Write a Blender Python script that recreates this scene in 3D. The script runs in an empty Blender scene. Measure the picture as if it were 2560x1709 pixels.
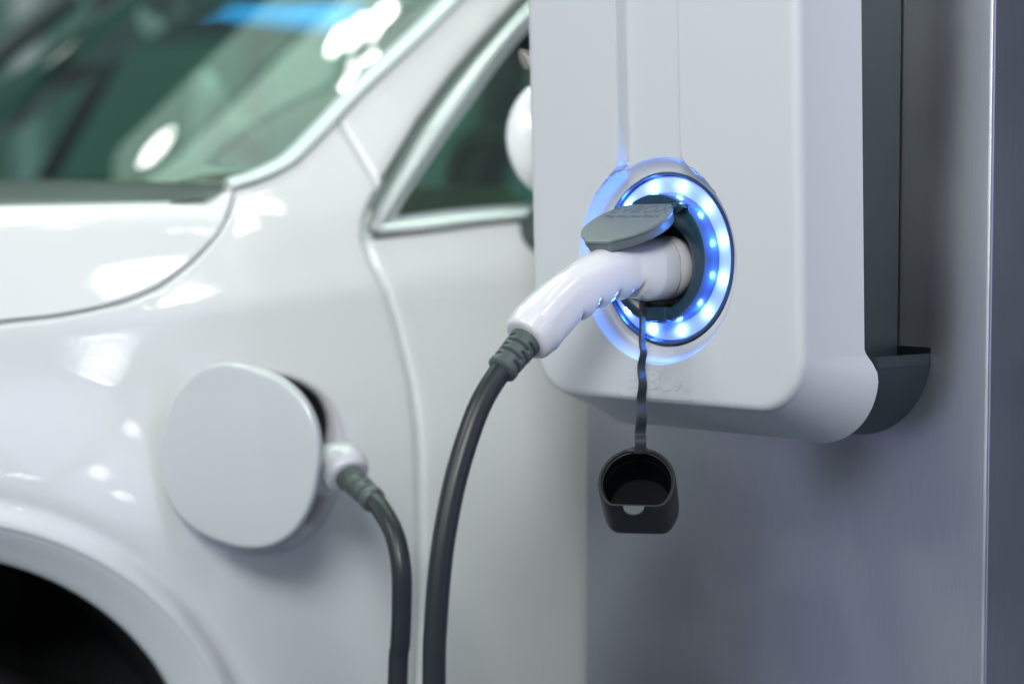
import bpy, bmesh, math, random
import numpy as np
from math import radians, sin, cos, pi, sqrt, atan2, hypot
from mathutils import Vector, Matrix
from mathutils.geometry import delaunay_2d_cdt

scene = bpy.context.scene
COL = scene.collection
random.seed(4)

# ------------------------------------------------------------------ camera
CAM_H, PITCH, FOC = 1.12, radians(3.5), 4978.0      # FOC: focal length in photo pixels (70 mm on 36 mm)
cam_data = bpy.data.cameras.new('camera')
cam_data.sensor_width = 36.0
cam_data.lens = 36.0 * FOC / 2560.0
cam_data.clip_start, cam_data.clip_end = 0.05, 200
cam_data.dof.use_dof = True
cam_data.dof.focus_distance = 1.50
cam_data.dof.aperture_fstop = 2.4
cam = bpy.data.objects.new('camera', cam_data)
cam.location = (0, 0, CAM_H)
cam.rotation_euler = (pi / 2 - PITCH, 0, 0)
COL.objects.link(cam)
scene.camera = cam

# ------------------------------------------------------------------ world and lamps
world = bpy.data.worlds.new('World')
scene.world = world
world.use_nodes = True
bg = world.node_tree.nodes['Background']
bg.inputs['Color'].default_value = (0.70, 0.82, 0.92, 1)
bg.inputs['Strength'].default_value = 0.17

scene.view_settings.view_transform = 'Standard'
scene.view_settings.look = 'None'
scene.view_settings.exposure = 0.0
scene.view_settings.gamma = 1.0
scene.render.film_transparent = False
scene.cycles.use_denoising = True
scene.cycles.max_bounces = 10
scene.cycles.sample_clamp_indirect = 6.0
scene.cycles.caustics_reflective = False
scene.cycles.caustics_refractive = False


def aim(o, target):
    d = Vector(target) - Vector(o.location)
    o.rotation_euler = d.to_track_quat('-Z', 'Y').to_euler()


def area(name, loc, target, sx, sy, power, color=(1, 1, 1), shape='RECTANGLE', spread=None):
    L = bpy.data.lights.new(name, 'AREA')
    L.shape = shape
    L.size = sx
    if shape in ('RECTANGLE', 'ELLIPSE'):
        L.size_y = sy
    L.energy = power
    L.color = color
    if spread is not None:
        L.spread = spread
    o = bpy.data.objects.new(name, L)
    o.location = loc
    COL.objects.link(o)
    aim(o, target)
    return o


def tube_lamp(a, b, width, power, target):
    a, b = Vector(a), Vector(b)
    L = bpy.data.lights.new('tube_lamp', 'AREA')
    L.shape = 'RECTANGLE'
    L.size, L.size_y = (b - a).length, width
    L.energy = power
    L.color = (1.0, 1.0, 0.97)
    o = bpy.data.objects.new('tube_lamp', L)
    COL.objects.link(o)
    x = (b - a).normalized()
    z = ((a + b) / 2 - Vector(target))
    z = (z - x * z.dot(x)).normalized()
    m = Matrix((x, z.cross(x), z)).transposed().to_4x4()
    m.translation = (a + b) / 2
    o.matrix_world = m
    return o


AIM = (0.0, 1.7, 1.0)
area('added_overhead_fill', (0.35, -0.7, 3.4), (0.2, 0.6, 0.0), 1.6, 1.5, 13, (0.95, 1.0, 0.96))  # added light, no fixture there; lifts the car's side from above
area('added_key', (-0.3, -1.5, 2.6), (0.13, 1.9, 1.27), 0.9, 0.8, 6.0, (0.97, 1.0, 0.985), spread=radians(42))  # added unseen light, narrow spread so brightness falls off downwards and leftwards
area('added_left_fill', (-3.6, -2.4, 3.1), AIM, 2.4, 2.0, 78, (0.94, 0.99, 1.0))  # added unseen fill from the left for the charger front
area('added_veil_lamp', (-0.7, 2.90, 3.4), (-0.7, 2.90, 0.0), 3.0, 1.1, 36, (0.76, 1.0, 0.86))  # unseen panels, added so the windscreen reflects a pale green veil
area('added_veil_lamp', (-0.8, 3.60, 3.4), (-0.8, 3.60, 0.0), 2.4, 0.25, 8, (0.70, 1.0, 0.82))
area('added_veil_lamp', (-0.8, 3.95, 3.4), (-0.8, 3.95, 0.0), 2.4, 0.40, 5, (0.70, 1.0, 0.82))
area('added_wall_fill', (-1.5, 6.2, 3.6), (-1.5, 8.0, 1.5), 4.0, 0.3, 18, (0.9, 1.0, 0.95))  # added only to brighten the back wall seen through the glass
area('added_violet_fill', (2.5, 0.3, 1.5), (0.3, 1.5, 0.9), 1.8, 2.0, 14, (0.55, 0.53, 1.0))  # added unseen tint light, lays lavender on the charger's right flank
area('added_violet_fill', (-3.4, 0.9, 0.45), (0.2, 1.6, 0.6), 3.0, 1.2, 5, (0.58, 0.52, 1.0))  # second added violet fill, tints the steel and the lower car body
# rows of ceiling spots: on the right of the car, over its roof, and to the left of the charger
for q, pw, sz in (((0.60, 1.20, 3.3), 0.8, .045), ((1.53, 1.01, 3.3), 1.6, .045), ((1.50, 1.10, 3.3), 1.6, .045), ((1.60, 0.61, 3.3), 1.6, .045), ((1.69, 0.66, 3.3), 0.4, .045),
                  ((2.15, 0.45, 2.6), 1.6, .045), ((1.77, 1.37, 3.3), 0.5, .05), ((1.58, 1.62, 3.3), 0.5, .06), ((1.48, 1.31, 3.3), 0.3, .045),
                  ((-1.74, 3.80, 3.3), 0.9, .13), ((-2.1, 6.3, 2.6), 0.18, .13), ((-2.3, 0.55, 3.0), 15, .30), ((-1.9, 0.25, 3.1), 10, .30),
                  ((-1.03, 3.49, 3.3), 0.6, .06), ((-0.96, 3.455, 3.3), 0.8, .07), ((-0.88, 3.42, 3.3), 1.1, .08), ((-0.99, 3.345, 3.3), 0.6, .06), ((-0.92, 3.315, 3.3), 0.6, .06)):
    area('spot_lamp', q, (0.0, 1.7, 0.9) if q[1] < 3 else (q[0], q[1], 0.0), sz, sz, pw, (1.0, 1.0, 0.97), 'DISK')
for a, b, wd, pw in (((1.46, 0.50, 3.3), (1.88, 0.48, 3.3), .016, 3.0), ((1.66, 0.05, 3.3), (1.80, 0.17, 3.3), .030, 2.4), ((2.39, -0.54, 3.3), (1.94, 0.07, 3.3), .040, 7.0),
                     ((0.24, 1.51, 3.3), (0.09, 2.22, 3.3), .014, 2.6), ((9.35, -5.2, 3.3), (8.3, -4.1, 3.3), .06, 15.0), ((12.05, -6.95, 2.62), (12.0, -6.5, 2.62), .10, 10.0), ((10.9, -8.8, 2.6), (10.3, -7.8, 2.6), .07, 14.0)):
    tube_lamp(a, b, wd, pw, (0.0, 1.7, 0.9))

# ------------------------------------------------------------------ photograph helper: a pixel of the 2560 px frame to a ray
CAMP = np.array([0.0, 0.0, CAM_H])
FW = np.array([0, cos(PITCH), -sin(PITCH)])
UP = np.array([0, sin(PITCH), cos(PITCH)])
RT = np.array([1.0, 0, 0])


def ray(x, y):
    return FW + RT * (x - 1280) / FOC - UP * (y - 854.5) / FOC


def on_plane(x, y, point, normal):
    d = ray(x, y)
    k = ((np.asarray(point) - CAMP) @ normal) / (d @ normal)
    return CAMP + d * k


def at(x, y, Y):
    d = ray(x, y)
    return CAMP + d * (Y / d[1])


# ------------------------------------------------------------------ object helpers
def tag(o, label=None, cat=None, group=None, kind=None):
    if label: o['label'] = label
    if cat: o['category'] = cat
    if group: o['group'] = group
    if kind: o['kind'] = kind
    return o


def empty(name, loc, rotz=0.0):
    o = bpy.data.objects.new(name, None)
    o.location = loc
    o.rotation_euler = (0, 0, rotz)
    o.empty_display_size = 0.05
    COL.objects.link(o)
    return o


def mesh(name, verts, faces, mat, parent=None, smooth=True, merge=0.0, normals=True):
    bm = bmesh.new()
    vs = [bm.verts.new(tuple(v)) for v in verts]
    for f in faces:
        ids = []
        for i in f:
            if i not in ids:
                ids.append(i)
        if len(ids) < 3:
            continue
        try:
            bm.faces.new([vs[i] for i in ids])
        except ValueError:
            pass
    if merge:
        bmesh.ops.remove_doubles(bm, verts=bm.verts, dist=merge)
    if normals:
        bmesh.ops.recalc_face_normals(bm, faces=bm.faces)
    return finish(name, bm, mat, parent, smooth)


def finish(name, bm, mat, parent=None, smooth=True, sharp=40):
    me = bpy.data.meshes.new(name)
    bm.to_mesh(me)
    bm.free()
    if mat is not None:
        me.materials.append(mat)
    if smooth:
        me.polygons.foreach_set('use_smooth', [True] * len(me.polygons))
        if sharp:
            me.set_sharp_from_angle(angle=radians(sharp))
    o = bpy.data.objects.new(name, me)
    COL.objects.link(o)
    if parent is not None:
        o.parent = parent
    return o


class MB:
    """collects verts and faces for one mesh"""
    def __init__(self):
        self.v, self.f = [], []

    def add(self, vs, fs):
        k = len(self.v)
        self.v += [tuple(p) for p in vs]
        self.f += [tuple(i + k for i in f) for f in fs]

    def grid(self, rows, close_u=False, close_v=False):
        n, m = len(rows), len(rows[0])
        vs = [p for r in rows for p in r]
        fs = []
        for i in range(n if close_v else n - 1):
            for j in range(m if close_u else m - 1):
                a = i * m + j
                b_ = i * m + (j + 1) % m
                c = ((i + 1) % n) * m + (j + 1) % m
                d = ((i + 1) % n) * m + j
                fs.append((a, b_, c, d))
        self.add(vs, fs)

    def cap(self, ring, flip=False):
        ids = list(range(len(ring)))
        self.add(ring, [tuple(reversed(ids)) if flip else tuple(ids)])

    def box(self, c, s, R=None):
        R = R or Matrix.Identity(3)
        vs = []
        for x in (-1, 1):
            for y in (-1, 1):
                for z in (-1, 1):
                    vs.append(Vector(c) + R @ Vector((x * s[0] / 2, y * s[1] / 2, z * s[2] / 2)))
        self.add(vs, [(0, 1, 3, 2), (4, 6, 7, 5), (0, 4, 5, 1), (2, 3, 7, 6), (0, 2, 6, 4), (1, 5, 7, 3)])

    def build(self, name, mat, parent=None, smooth=True, merge=1e-6, normals=True):
        return mesh(name, self.v, self.f, mat, parent, smooth, merge, normals)


def bevel_obj(o, w, seg=3, ang=30):
    m = o.modifiers.new('bevel', 'BEVEL')
    m.width = w
    m.segments = seg
    m.limit_method = 'ANGLE'
    m.angle_limit = radians(ang)
    m.harden_normals = True
    return o


def spline(pts, n):
    """Catmull-Rom through the points, n samples evenly by arc length"""
    P = np.array(pts, float)
    P = np.vstack([2 * P[0] - P[1], P, 2 * P[-1] - P[-2]])
    out = []
    for i in range(1, len(P) - 2):
        p0, p1, p2, p3 = P[i - 1:i + 3]
        for t in np.linspace(0, 1, 40, endpoint=False):
            out.append(0.5 * ((2 * p1) + (-p0 + p2) * t + (2 * p0 - 5 * p1 + 4 * p2 - p3) * t * t + (-p0 + 3 * p1 - 3 * p2 + p3) * t ** 3))
    out.append(P[-2])
    out = np.array(out)
    s = np.r_[0, np.cumsum(np.linalg.norm(np.diff(out, axis=0), axis=1))]
    q = np.linspace(0, s[-1], n)
    return np.stack([np.interp(q, s, out[:, k]) for k in range(out.shape[1])], 1)


def frames(path, ref):
    T = np.gradient(path, axis=0)
    T /= np.linalg.norm(T, axis=1)[:, None]
    N = []
    v = np.asarray(ref, float)
    for t in T:
        v = v - t * (v @ t)
        v = v / np.linalg.norm(v)
        N.append(v.copy())
    N = np.array(N)
    return T, N, np.cross(T, N)


def tube(mb, path, rad, n=24, ref=(1, 0, 0), caps=True):
    path = np.asarray(path, float)
    T, N, B = frames(path, ref)
    rows = []
    for i, p in enumerate(path):
        row = []
        for k in range(n):
            a = 2 * pi * k / n
            r = rad(i / (len(path) - 1), a) if callable(rad) else rad
            row.append(p + (N[i] * cos(a) + B[i] * sin(a)) * r)
        rows.append(row)
    mb.grid(rows, close_u=True)
    if caps:
        mb.cap(rows[0])
        mb.cap(rows[-1], True)
    return rows


def lathe(mb, prof, n=96, c=(0, 0), cap0=False, cap1=False):
    """profile of (radius, depth) round the y axis of a frame (x right, y depth, z up)"""
    rows = [[(c[0] + r * cos(2 * pi * k / n), y, c[1] + r * sin(2 * pi * k / n)) for k in range(n)] for r, y in prof]
    mb.grid(rows, close_u=True)
    if cap0: mb.cap(rows[0])
    if cap1: mb.cap(rows[-1], True)


def smooth01(x):
    x = min(1.0, max(0.0, x))
    return x * x * (3 - 2 * x)


def inside(poly, x, y):
    c = False
    n = len(poly)
    j = n - 1
    for i in range(n):
        xi, yi = poly[i]
        xj, yj = poly[j]
        if (yi > y) != (yj > y) and x < (xj - xi) * (y - yi) / (yj - yi) + xi:
            c = not c
        j = i
    return c


def text_mesh(body, size, depth, bevel=0.0, align='CENTER', spacing=1.0, offset=0.0):
    cu = bpy.data.curves.new('lettering', 'FONT')
    cu.body = body
    cu.size = size
    cu.extrude = depth
    cu.bevel_depth = bevel
    cu.bevel_resolution = 1
    cu.offset = offset
    cu.align_x = align
    cu.space_character = spacing
    cu.resolution_u = 4
    tmp = bpy.data.objects.new('lettering', cu)
    COL.objects.link(tmp)
    dg = bpy.context.evaluated_depsgraph_get()
    me = bpy.data.meshes.new_from_object(tmp.evaluated_get(dg))
    bpy.data.objects.remove(tmp)
    bpy.data.curves.remove(cu)
    return me


# ------------------------------------------------------------------ materials
def principled(name, color, rough=0.5, metallic=0.0, coat=0.0, coat_rough=0.03, spec=0.5, bump=None, noise=None, aniso=0.0):
    """bump = (scale, strength, distance) ; noise = (scale, amount) colour mottling"""
    m = bpy.data.materials.new(name)
    m.use_nodes = True
    nt = m.node_tree
    p = nt.nodes['Principled BSDF']
    p.inputs['Base Color'].default_value = (*color, 1)
    p.inputs['Roughness'].default_value = rough
    p.inputs['Metallic'].default_value = metallic
    p.inputs['Coat Weight'].default_value = coat
    p.inputs['Coat Roughness'].default_value = coat_rough
    p.inputs['Specular IOR Level'].default_value = spec
    tc = nt.nodes.new('ShaderNodeTexCoord')
    if bump:
        n = nt.nodes.new('ShaderNodeTexNoise')
        n.inputs['Scale'].default_value = bump[0]
        n.inputs['Detail'].default_value = 2
        b = nt.nodes.new('ShaderNodeBump')
        b.inputs['Strength'].default_value = bump[1]
        b.inputs['Distance'].default_value = bump[2]
        nt.links.new(tc.outputs['Object'], n.inputs['Vector'])
        nt.links.new(n.outputs['Fac'], b.inputs['Height'])
        nt.links.new(b.outputs['Normal'], p.inputs['Normal'])
        if coat > 0:
            nt.links.new(b.outputs['Normal'], p.inputs['Coat Normal'])
    if noise:
        n2 = nt.nodes.new('ShaderNodeTexNoise')
        n2.inputs['Scale'].default_value = noise[0]
        n2.inputs['Detail'].default_value = 4
        nt.links.new(tc.outputs['Object'], n2.inputs['Vector'])
        mr = nt.nodes.new('ShaderNodeMapRange')
        mr.inputs['From Min'].default_value = 0.3
        mr.inputs['From Max'].default_value = 0.7
        mr.inputs['To Min'].default_value = max(0.0, rough - noise[1])
        mr.inputs['To Max'].default_value = rough + noise[1]
        nt.links.new(n2.outputs['Fac'], mr.inputs['Value'])
        nt.links.new(mr.outputs['Result'], p.inputs['Roughness'])
    return m


def emission(name, color, strength):
    m = bpy.data.materials.new(name)
    m.use_nodes = True
    nt = m.node_tree
    nt.nodes.remove(nt.nodes['Principled BSDF'])
    e = nt.nodes.new('ShaderNodeEmission')
    e.inputs['Color'].default_value = (*color, 1)
    e.inputs['Strength'].default_value = strength
    nt.links.new(e.outputs[0], nt.nodes['Material Output'].inputs['Surface'])
    return m


def glass_mat(name, tint):
    m = bpy.data.materials.new(name)
    m.use_nodes = True
    nt = m.node_tree
    nt.nodes.remove(nt.nodes['Principled BSDF'])
    tr = nt.nodes.new('ShaderNodeBsdfTransparent')
    tr.inputs['Color'].default_value = (*tint, 1)
    gl = nt.nodes.new('ShaderNodeBsdfGlossy')
    gl.inputs['Roughness'].default_value = 0.0
    fr = nt.nodes.new('ShaderNodeFresnel')
    fr.inputs['IOR'].default_value = 1.52
    mx = nt.nodes.new('ShaderNodeMixShader')
    nt.links.new(fr.outputs[0], mx.inputs['Fac'])
    nt.links.new(tr.outputs[0], mx.inputs[1])
    nt.links.new(gl.outputs[0], mx.inputs[2])
    nt.links.new(mx.outputs[0], nt.nodes['Material Output'].inputs['Surface'])
    return m


def steel_mat(name):
    m = principled(name, (0.44, 0.455, 0.485), 0.36, 1.0)
    nt = m.node_tree
    p = nt.nodes['Principled BSDF']
    tc = nt.nodes['Texture Coordinate']
    mp = nt.nodes.new('ShaderNodeMapping')
    mp.inputs['Scale'].default_value = (1700, 1700, 28)
    n = nt.nodes.new('ShaderNodeTexNoise')
    n.inputs['Scale'].default_value = 1.0
    n.inputs['Detail'].default_value = 3
    nt.links.new(tc.outputs['Object'], mp.inputs['Vector'])
    nt.links.new(mp.outputs[0], n.inputs['Vector'])
    b = nt.nodes.new('ShaderNodeBump')
    b.inputs['Strength'].default_value = 0.10
    b.inputs['Distance'].default_value = 0.0004
    nt.links.new(n.outputs['Fac'], b.inputs['Height'])
    nt.links.new(b.outputs['Normal'], p.inputs['Normal'])
    # fine grain also varies the colour a little; wide blotches of hand grease vary the gloss
    mr = nt.nodes.new('ShaderNodeMapRange')
    mr.inputs['From Min'].default_value = 0.3
    mr.inputs['From Max'].default_value = 0.7
    mr.inputs['To Min'].default_value = 0.93
    mr.inputs['To Max'].default_value = 1.06
    nt.links.new(n.outputs['Fac'], mr.inputs['Value'])
    mix = nt.nodes.new('ShaderNodeMix')
    mix.data_type = 'RGBA'
    mix.blend_type = 'MULTIPLY'
    mix.inputs[0].default_value = 1.0
    mix.inputs[6].default_value = p.inputs['Base Color'].default_value
    nt.links.new(mr.outputs[0], mix.inputs[7])
    nt.links.new(mix.outputs[2], p.inputs['Base Color'])
    n2 = nt.nodes.new('ShaderNodeTexNoise')
    n2.inputs['Scale'].default_value = 9
    n2.inputs['Detail'].default_value = 3
    nt.links.new(tc.outputs['Object'], n2.inputs['Vector'])
    m2 = nt.nodes.new('ShaderNodeMapRange')
    m2.inputs['From Min'].default_value = 0.3
    m2.inputs['From Max'].default_value = 0.7
    m2.inputs['To Min'].default_value = 0.33
    m2.inputs['To Max'].default_value = 0.41
    nt.links.new(n2.outputs['Fac'], m2.inputs['Value'])
    nt.links.new(m2.outputs[0], p.inputs['Roughness'])
    tg = nt.nodes.new('ShaderNodeTangent')
    tg.direction_type = 'RADIAL'
    tg.axis = 'Z'
    p.inputs['Anisotropic'].default_value = 0.55
    p.inputs['Anisotropic Rotation'].default_value = 0.25
    nt.links.new(tg.outputs[0], p.inputs['Tangent'])
    return m


def led_ring_mat():
    """frosted light guide: blue, with the light of twelve lamps behind it spreading along the ring"""
    m = bpy.data.materials.new('frosted_light_guide')
    m.use_nodes = True
    nt = m.node_tree
    N, L = nt.nodes, nt.links
    p = N['Principled BSDF']
    p.inputs['Base Color'].default_value = (0.35, 0.45, 0.8, 1)
    p.inputs['Roughness'].default_value = 0.25
    tc = N.new('ShaderNodeTexCoord')
    sp = N.new('ShaderNodeSeparateXYZ')
    L.new(tc.outputs['Object'], sp.inputs[0])
    at2 = N.new('ShaderNodeMath'); at2.operation = 'ARCTAN2'
    L.new(sp.outputs['Z'], at2.inputs[0]); L.new(sp.outputs['X'], at2.inputs[1])
    sh = N.new('ShaderNodeMath'); sh.operation = 'MULTIPLY_ADD'
    sh.inputs[1].default_value = 12.0; sh.inputs[2].default_value = -12 * radians(15)
    L.new(at2.outputs[0], sh.inputs[0])
    co = N.new('ShaderNodeMath'); co.operation = 'COSINE'
    L.new(sh.outputs[0], co.inputs[0])
    mr = N.new('ShaderNodeMapRange')
    mr.inputs['From Min'].default_value = -1.0
    mr.inputs['From Max'].default_value = 1.0
    L.new(co.outputs[0], mr.inputs['Value'])
    pw = N.new('ShaderNodeMath'); pw.operation = 'POWER'; pw.inputs[1].default_value = 1.25
    L.new(mr.outputs[0], pw.inputs[0])
    # radial falloff round the lamp circle (57 mm)
    cb = N.new('ShaderNodeCombineXYZ')
    L.new(sp.outputs['X'], cb.inputs[0]); L.new(sp.outputs['Z'], cb.inputs[1])
    ln = N.new('ShaderNodeVectorMath'); ln.operation = 'LENGTH'
    L.new(cb.outputs[0], ln.inputs[0])
    sb = N.new('ShaderNodeMath'); sb.operation = 'SUBTRACT'; sb.inputs[1].default_value = 0.0570
    L.new(ln.outputs['Value'], sb.inputs[0])
    ab = N.new('ShaderNodeMath'); ab.operation = 'ABSOLUTE'
    L.new(sb.outputs[0], ab.inputs[0])
    m2 = N.new('ShaderNodeMapRange'); m2.interpolation_type = 'SMOOTHSTEP'
    m2.inputs['From Min'].default_value = 0.0; m2.inputs['From Max'].default_value = 0.0085
    m2.inputs['To Min'].default_value = 1.0; m2.inputs['To Max'].default_value = 0.36
    L.new(ab.outputs[0], m2.inputs['Value'])
    mu = N.new('ShaderNodeMath'); mu.operation = 'MULTIPLY'
    L.new(pw.outputs[0], mu.inputs[0]); L.new(m2.outputs[0], mu.inputs[1])
    cr = N.new('ShaderNodeValToRGB')
    e = cr.color_ramp.elements
    e[0].position = 0.0; e[0].color = (0.035, 0.11, 0.68, 1)
    e[1].position = 1.0; e[1].color = (0.75, 1.05, 1.25, 1)
    k = cr.color_ramp.elements.new(0.42); k.color = (0.16, 0.34, 1.0, 1)
    L.new(mu.outputs[0], cr.inputs[0])
    L.new(cr.outputs[0], p.inputs['Emission Color'])
    p.inputs['Emission Strength'].default_value = 1.25
    return m


M = {}
M['shell'] = principled('white_plastic', (0.47, 0.49, 0.51), 0.34, coat=0.0, bump=(1400, 0.03, 0.0003))
M['gloss'] = principled('gloss_white_plastic', (0.60, 0.60, 0.63), 0.14, coat=0.6, coat_rough=0.04)
M['dark_body'] = principled('dark_grey_plastic', (0.018, 0.029, 0.036), 0.42, bump=(1500, 0.06, 0.0003))
M['socket'] = principled('ring_light_tinted_plastic', (0.012, 0.040, 0.066), 0.30, bump=(1500, 0.04, 0.0002))  # dark plastic with the ring's blue light mixed into its colour
M['socket_blue_lit'] = principled('ring_light_tinted_gloss', (0.06, 0.11, 0.25), 0.20)  # drum plastic, blue glow of the leds put into the base colour
M['bezel'] = principled('ring_light_tinted_bezel', (0.03, 0.06, 0.13), 0.18)  # dark rim, its blue stands for light from the ring
M['lid'] = principled('grey_plastic', (0.12, 0.145, 0.15), 0.42, bump=(1600, 0.08, 0.0003))
M['lid_mark'] = principled('grey_plastic_mark', (0.088, 0.110, 0.118), 0.5)
M['rubber'] = principled('black_rubber', (0.020, 0.026, 0.030), 0.50, bump=(1800, 0.06, 0.0003))
M['cap'] = principled('cap_rubber', (0.010, 0.013, 0.016), 0.5, spec=0.35, bump=(1800, 0.06, 0.0003))
M['cap_shade'] = principled('shade_dark_rubber', (0.0035, 0.005, 0.006), 0.6, spec=0.08)  # cap rubber again, darkened to stand for shade inside the cup
M['boot'] = principled('grey_rubber', (0.060, 0.078, 0.078), 0.42, bump=(1800, 0.05, 0.0003))
M['cable'] = principled('cable_sheath', (0.016, 0.021, 0.024), 0.36, spec=0.38, bump=(900, 0.04, 0.0004))
M['light'] = led_ring_mat()
M['led'] = emission('led_lamp', (0.06, 0.25, 1.0), 190.0)
M['steel'] = steel_mat('brushed_steel')
M['paint'] = principled('white_car_paint', (0.735, 0.755, 0.75), 0.40, coat=1.0, coat_rough=0.02, bump=(420, 0.026, 0.0010))
M['seam'] = principled('seam_sealer', (0.62, 0.66, 0.64), 0.6)
M['flap'] = principled('shade_darkened_paint', (0.46, 0.49, 0.50), 0.38, coat=1.0, coat_rough=0.02, bump=(420, 0.026, 0.0010))  # car paint darkened to carry the shade on the swung-out flap
M['chrome'] = principled('polished_trim', (0.82, 0.84, 0.84), 0.24, 0.7)
M['trim_grey'] = principled('satin_trim', (0.58, 0.63, 0.64), 0.42, 0.5)
M['seal'] = principled('rubber_seal', (0.13, 0.17, 0.155), 0.5)
M['black'] = principled('matt_black_plastic', (0.008, 0.009, 0.010), 0.7)
M['glass'] = glass_mat('green_tinted_glass', (0.42, 0.72, 0.60))
M['dash'] = principled('tan_dashboard', (0.22, 0.17, 0.11), 0.6)
M['dark_trim'] = principled('dark_cabin_plastic', (0.045, 0.065, 0.06), 0.6)
M['seat'] = principled('dark_leather', (0.16, 0.22, 0.19), 0.5)
M['floor'] = principled('grey_floor', (0.34, 0.38, 0.45), 0.5, bump=(30, 0.05, 0.001), noise=(6, 0.1))
M['wall'] = principled('green_grey_wall', (0.14, 0.28, 0.23), 0.7, bump=(40, 0.05, 0.001))
M['post'] = principled('pale_post_paint', (0.55, 0.62, 0.62), 0.5)
M['sign'] = emission('blue_sign_light', (0.04, 0.40, 1.0), 3.0)
M['sign_dark'] = principled('sign_board', (0.02, 0.03, 0.03), 0.5)
M['tyre'] = principled('tyre_rubber', (0.016, 0.016, 0.018), 0.6, bump=(60, 0.3, 0.002))
M['rim'] = principled('alloy_rim', (0.35, 0.35, 0.36), 0.3, 1.0)
M['hair'] = principled('dark_fibre', (0.02, 0.02, 0.02), 0.6)

# ------------------------------------------------------------------ the ground
fb = MB()
fb.grid([[(-14 + 28 * i / 8, -14 + 28 * j / 8, 0) for i in range(9)] for j in range(9)])
tag(fb.build('floor', M['floor']), kind='structure')

wb = MB()
wb.box((-2.0, 8.1, 2.0), (16, 0.2, 4.0))
tag(wb.build('back_wall', M['wall'], smooth=False), kind='structure')

# ------------------------------------------------------------------ charger frame: x right, y into the wall, z up, origin at the ring
YAW = radians(45)
RO = at(1664, 646, 1.55)
CT = np.array([cos(YAW), -sin(YAW), 0])
CB = np.array([sin(YAW), cos(YAW), 0])


def local(P):
    q = np.asarray(P) - RO
    return np.array([q @ CT, q @ CB, q[2]])


# ---- steel pillar
WALL = 0.130
PL, PR, PD = -0.2065, 0.2085, 0.30
pil = empty('steel_pillar', (RO[0], RO[1], 0), -YAW)
tag(pil, 'brushed stainless steel pillar that the white charger hangs on', 'pillar')


def pillar_sheet():
    mb = MB()
    r = 0.0035
    sec = []
    for (cx, cy, a0) in ((PL + r, WALL + r, 180), (PR - r, WALL + r, 270), (PR - r, WALL + PD - r, 0), (PL + r, WALL + PD - r, 90)):
        for k in range(7):
            a = radians(a0 + 15 * k)
            sec.append((cx + r * cos(a), cy + r * sin(a)))
    rows = [[(x, y, z) for x, y in sec] for z in (0.0, 0.6, 1.2, 1.8, 2.4)]
    mb.grid(rows, close_u=True)
    mb.cap(rows[-1])
    return mb.build('steel_cladding', M['steel'], pil)


pillar_sheet()
pb = MB()
pb.box(((PL + PR) / 2, WALL + PD / 2, 0.03), (PR - PL + 0.012, PD + 0.012, 0.06))
bevel_obj(pb.build('base_plate', M['steel'], pil, smooth=False), 0.003)

# ---- charger
chg = empty('wall_charger', tuple(RO), -YAW)
tag(chg, 'white wall charger with glowing blue ring socket on steel pillar', 'charger')
TILT = -0.034


def rr(hw, top, bot, rt, rb, n=56, m=14):
    """closed outline: up the right side ... as (x, z) with outward normals"""
    P, Nn = [], []
    for k in range(n):
        z = bot + rb + (top - rt - bot - rb) * (k / n) ** 1.6
        P.append((hw, z)); Nn.append((1, 0))
    for k in range(m):
        a = pi / 2 * k / m
        P.append((hw - rt + rt * cos(a), top - rt + rt * sin(a))); Nn.append((cos(a), sin(a)))
    nb = 40
    for k in range(nb):
        P.append((hw - rt - (2 * hw - 2 * rt) * k / nb, top)); Nn.append((0, 1))
    for k in range(m):
        a = pi / 2 + pi / 2 * k / m
        P.append((-hw + rt + rt * cos(a), top - rt + rt * sin(a))); Nn.append((cos(a), sin(a)))
    for k in range(n):
        z = top - rt - (top - rt - bot - rb) * (1 - (1 - k / n) ** 1.6)
        P.append((-hw, z)); Nn.append((-1, 0))
    for k in range(m):
        a = pi + pi / 2 * k / m
        P.append((-hw + rb + rb * cos(a), bot + rb + rb * sin(a))); Nn.append((cos(a), sin(a)))
    for k in range(nb):
        P.append((-hw + rb + (2 * hw - 2 * rb) * k / nb, bot)); Nn.append((0, -1))
    for k in range(m):
        a = 1.5 * pi + pi / 2 * k / m
        P.append((hw - rb + rb * cos(a), bot + rb + rb * sin(a))); Nn.append((cos(a), sin(a)))
    return P, Nn


HW, TOP, BOT, RT_, RB_ = 0.1375, 0.34, -0.1135, 0.045, 0.042
BASE, BN = rr(HW, TOP, BOT, RT_, RB_)
FRONT = -0.0135


def front_bow(x):      # the front is very slightly convex
    return 0.0035 * (x / HW) ** 2


def back_edge(x, z, nx, nz):
    down = max(0.0, -nz)
    S = smooth01((-0.0655 - z) / 0.019)                      # the rim reaches further back below
    p = 0.0540 + 0.0110 * S
    return down, p


def flank(p, down, x, t):
    """how far the flank has spread outwards at depth p"""
    q = max(0.0, p - FRONT - 0.0080) / 0.0595
    side_o = -0.0003 + 0.0064 * q + 0.0038 * q * q
    under = -0.0003 + 0.0276 * (max(0.0, p - FRONT - 0.0080) / 0.0675)
    under -= 0.0016 * smooth01((0.090 - abs(x)) / 0.012) * smooth01((t - 0.75) / 0.25)
    return side_o * (1 - down) + under * down


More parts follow.
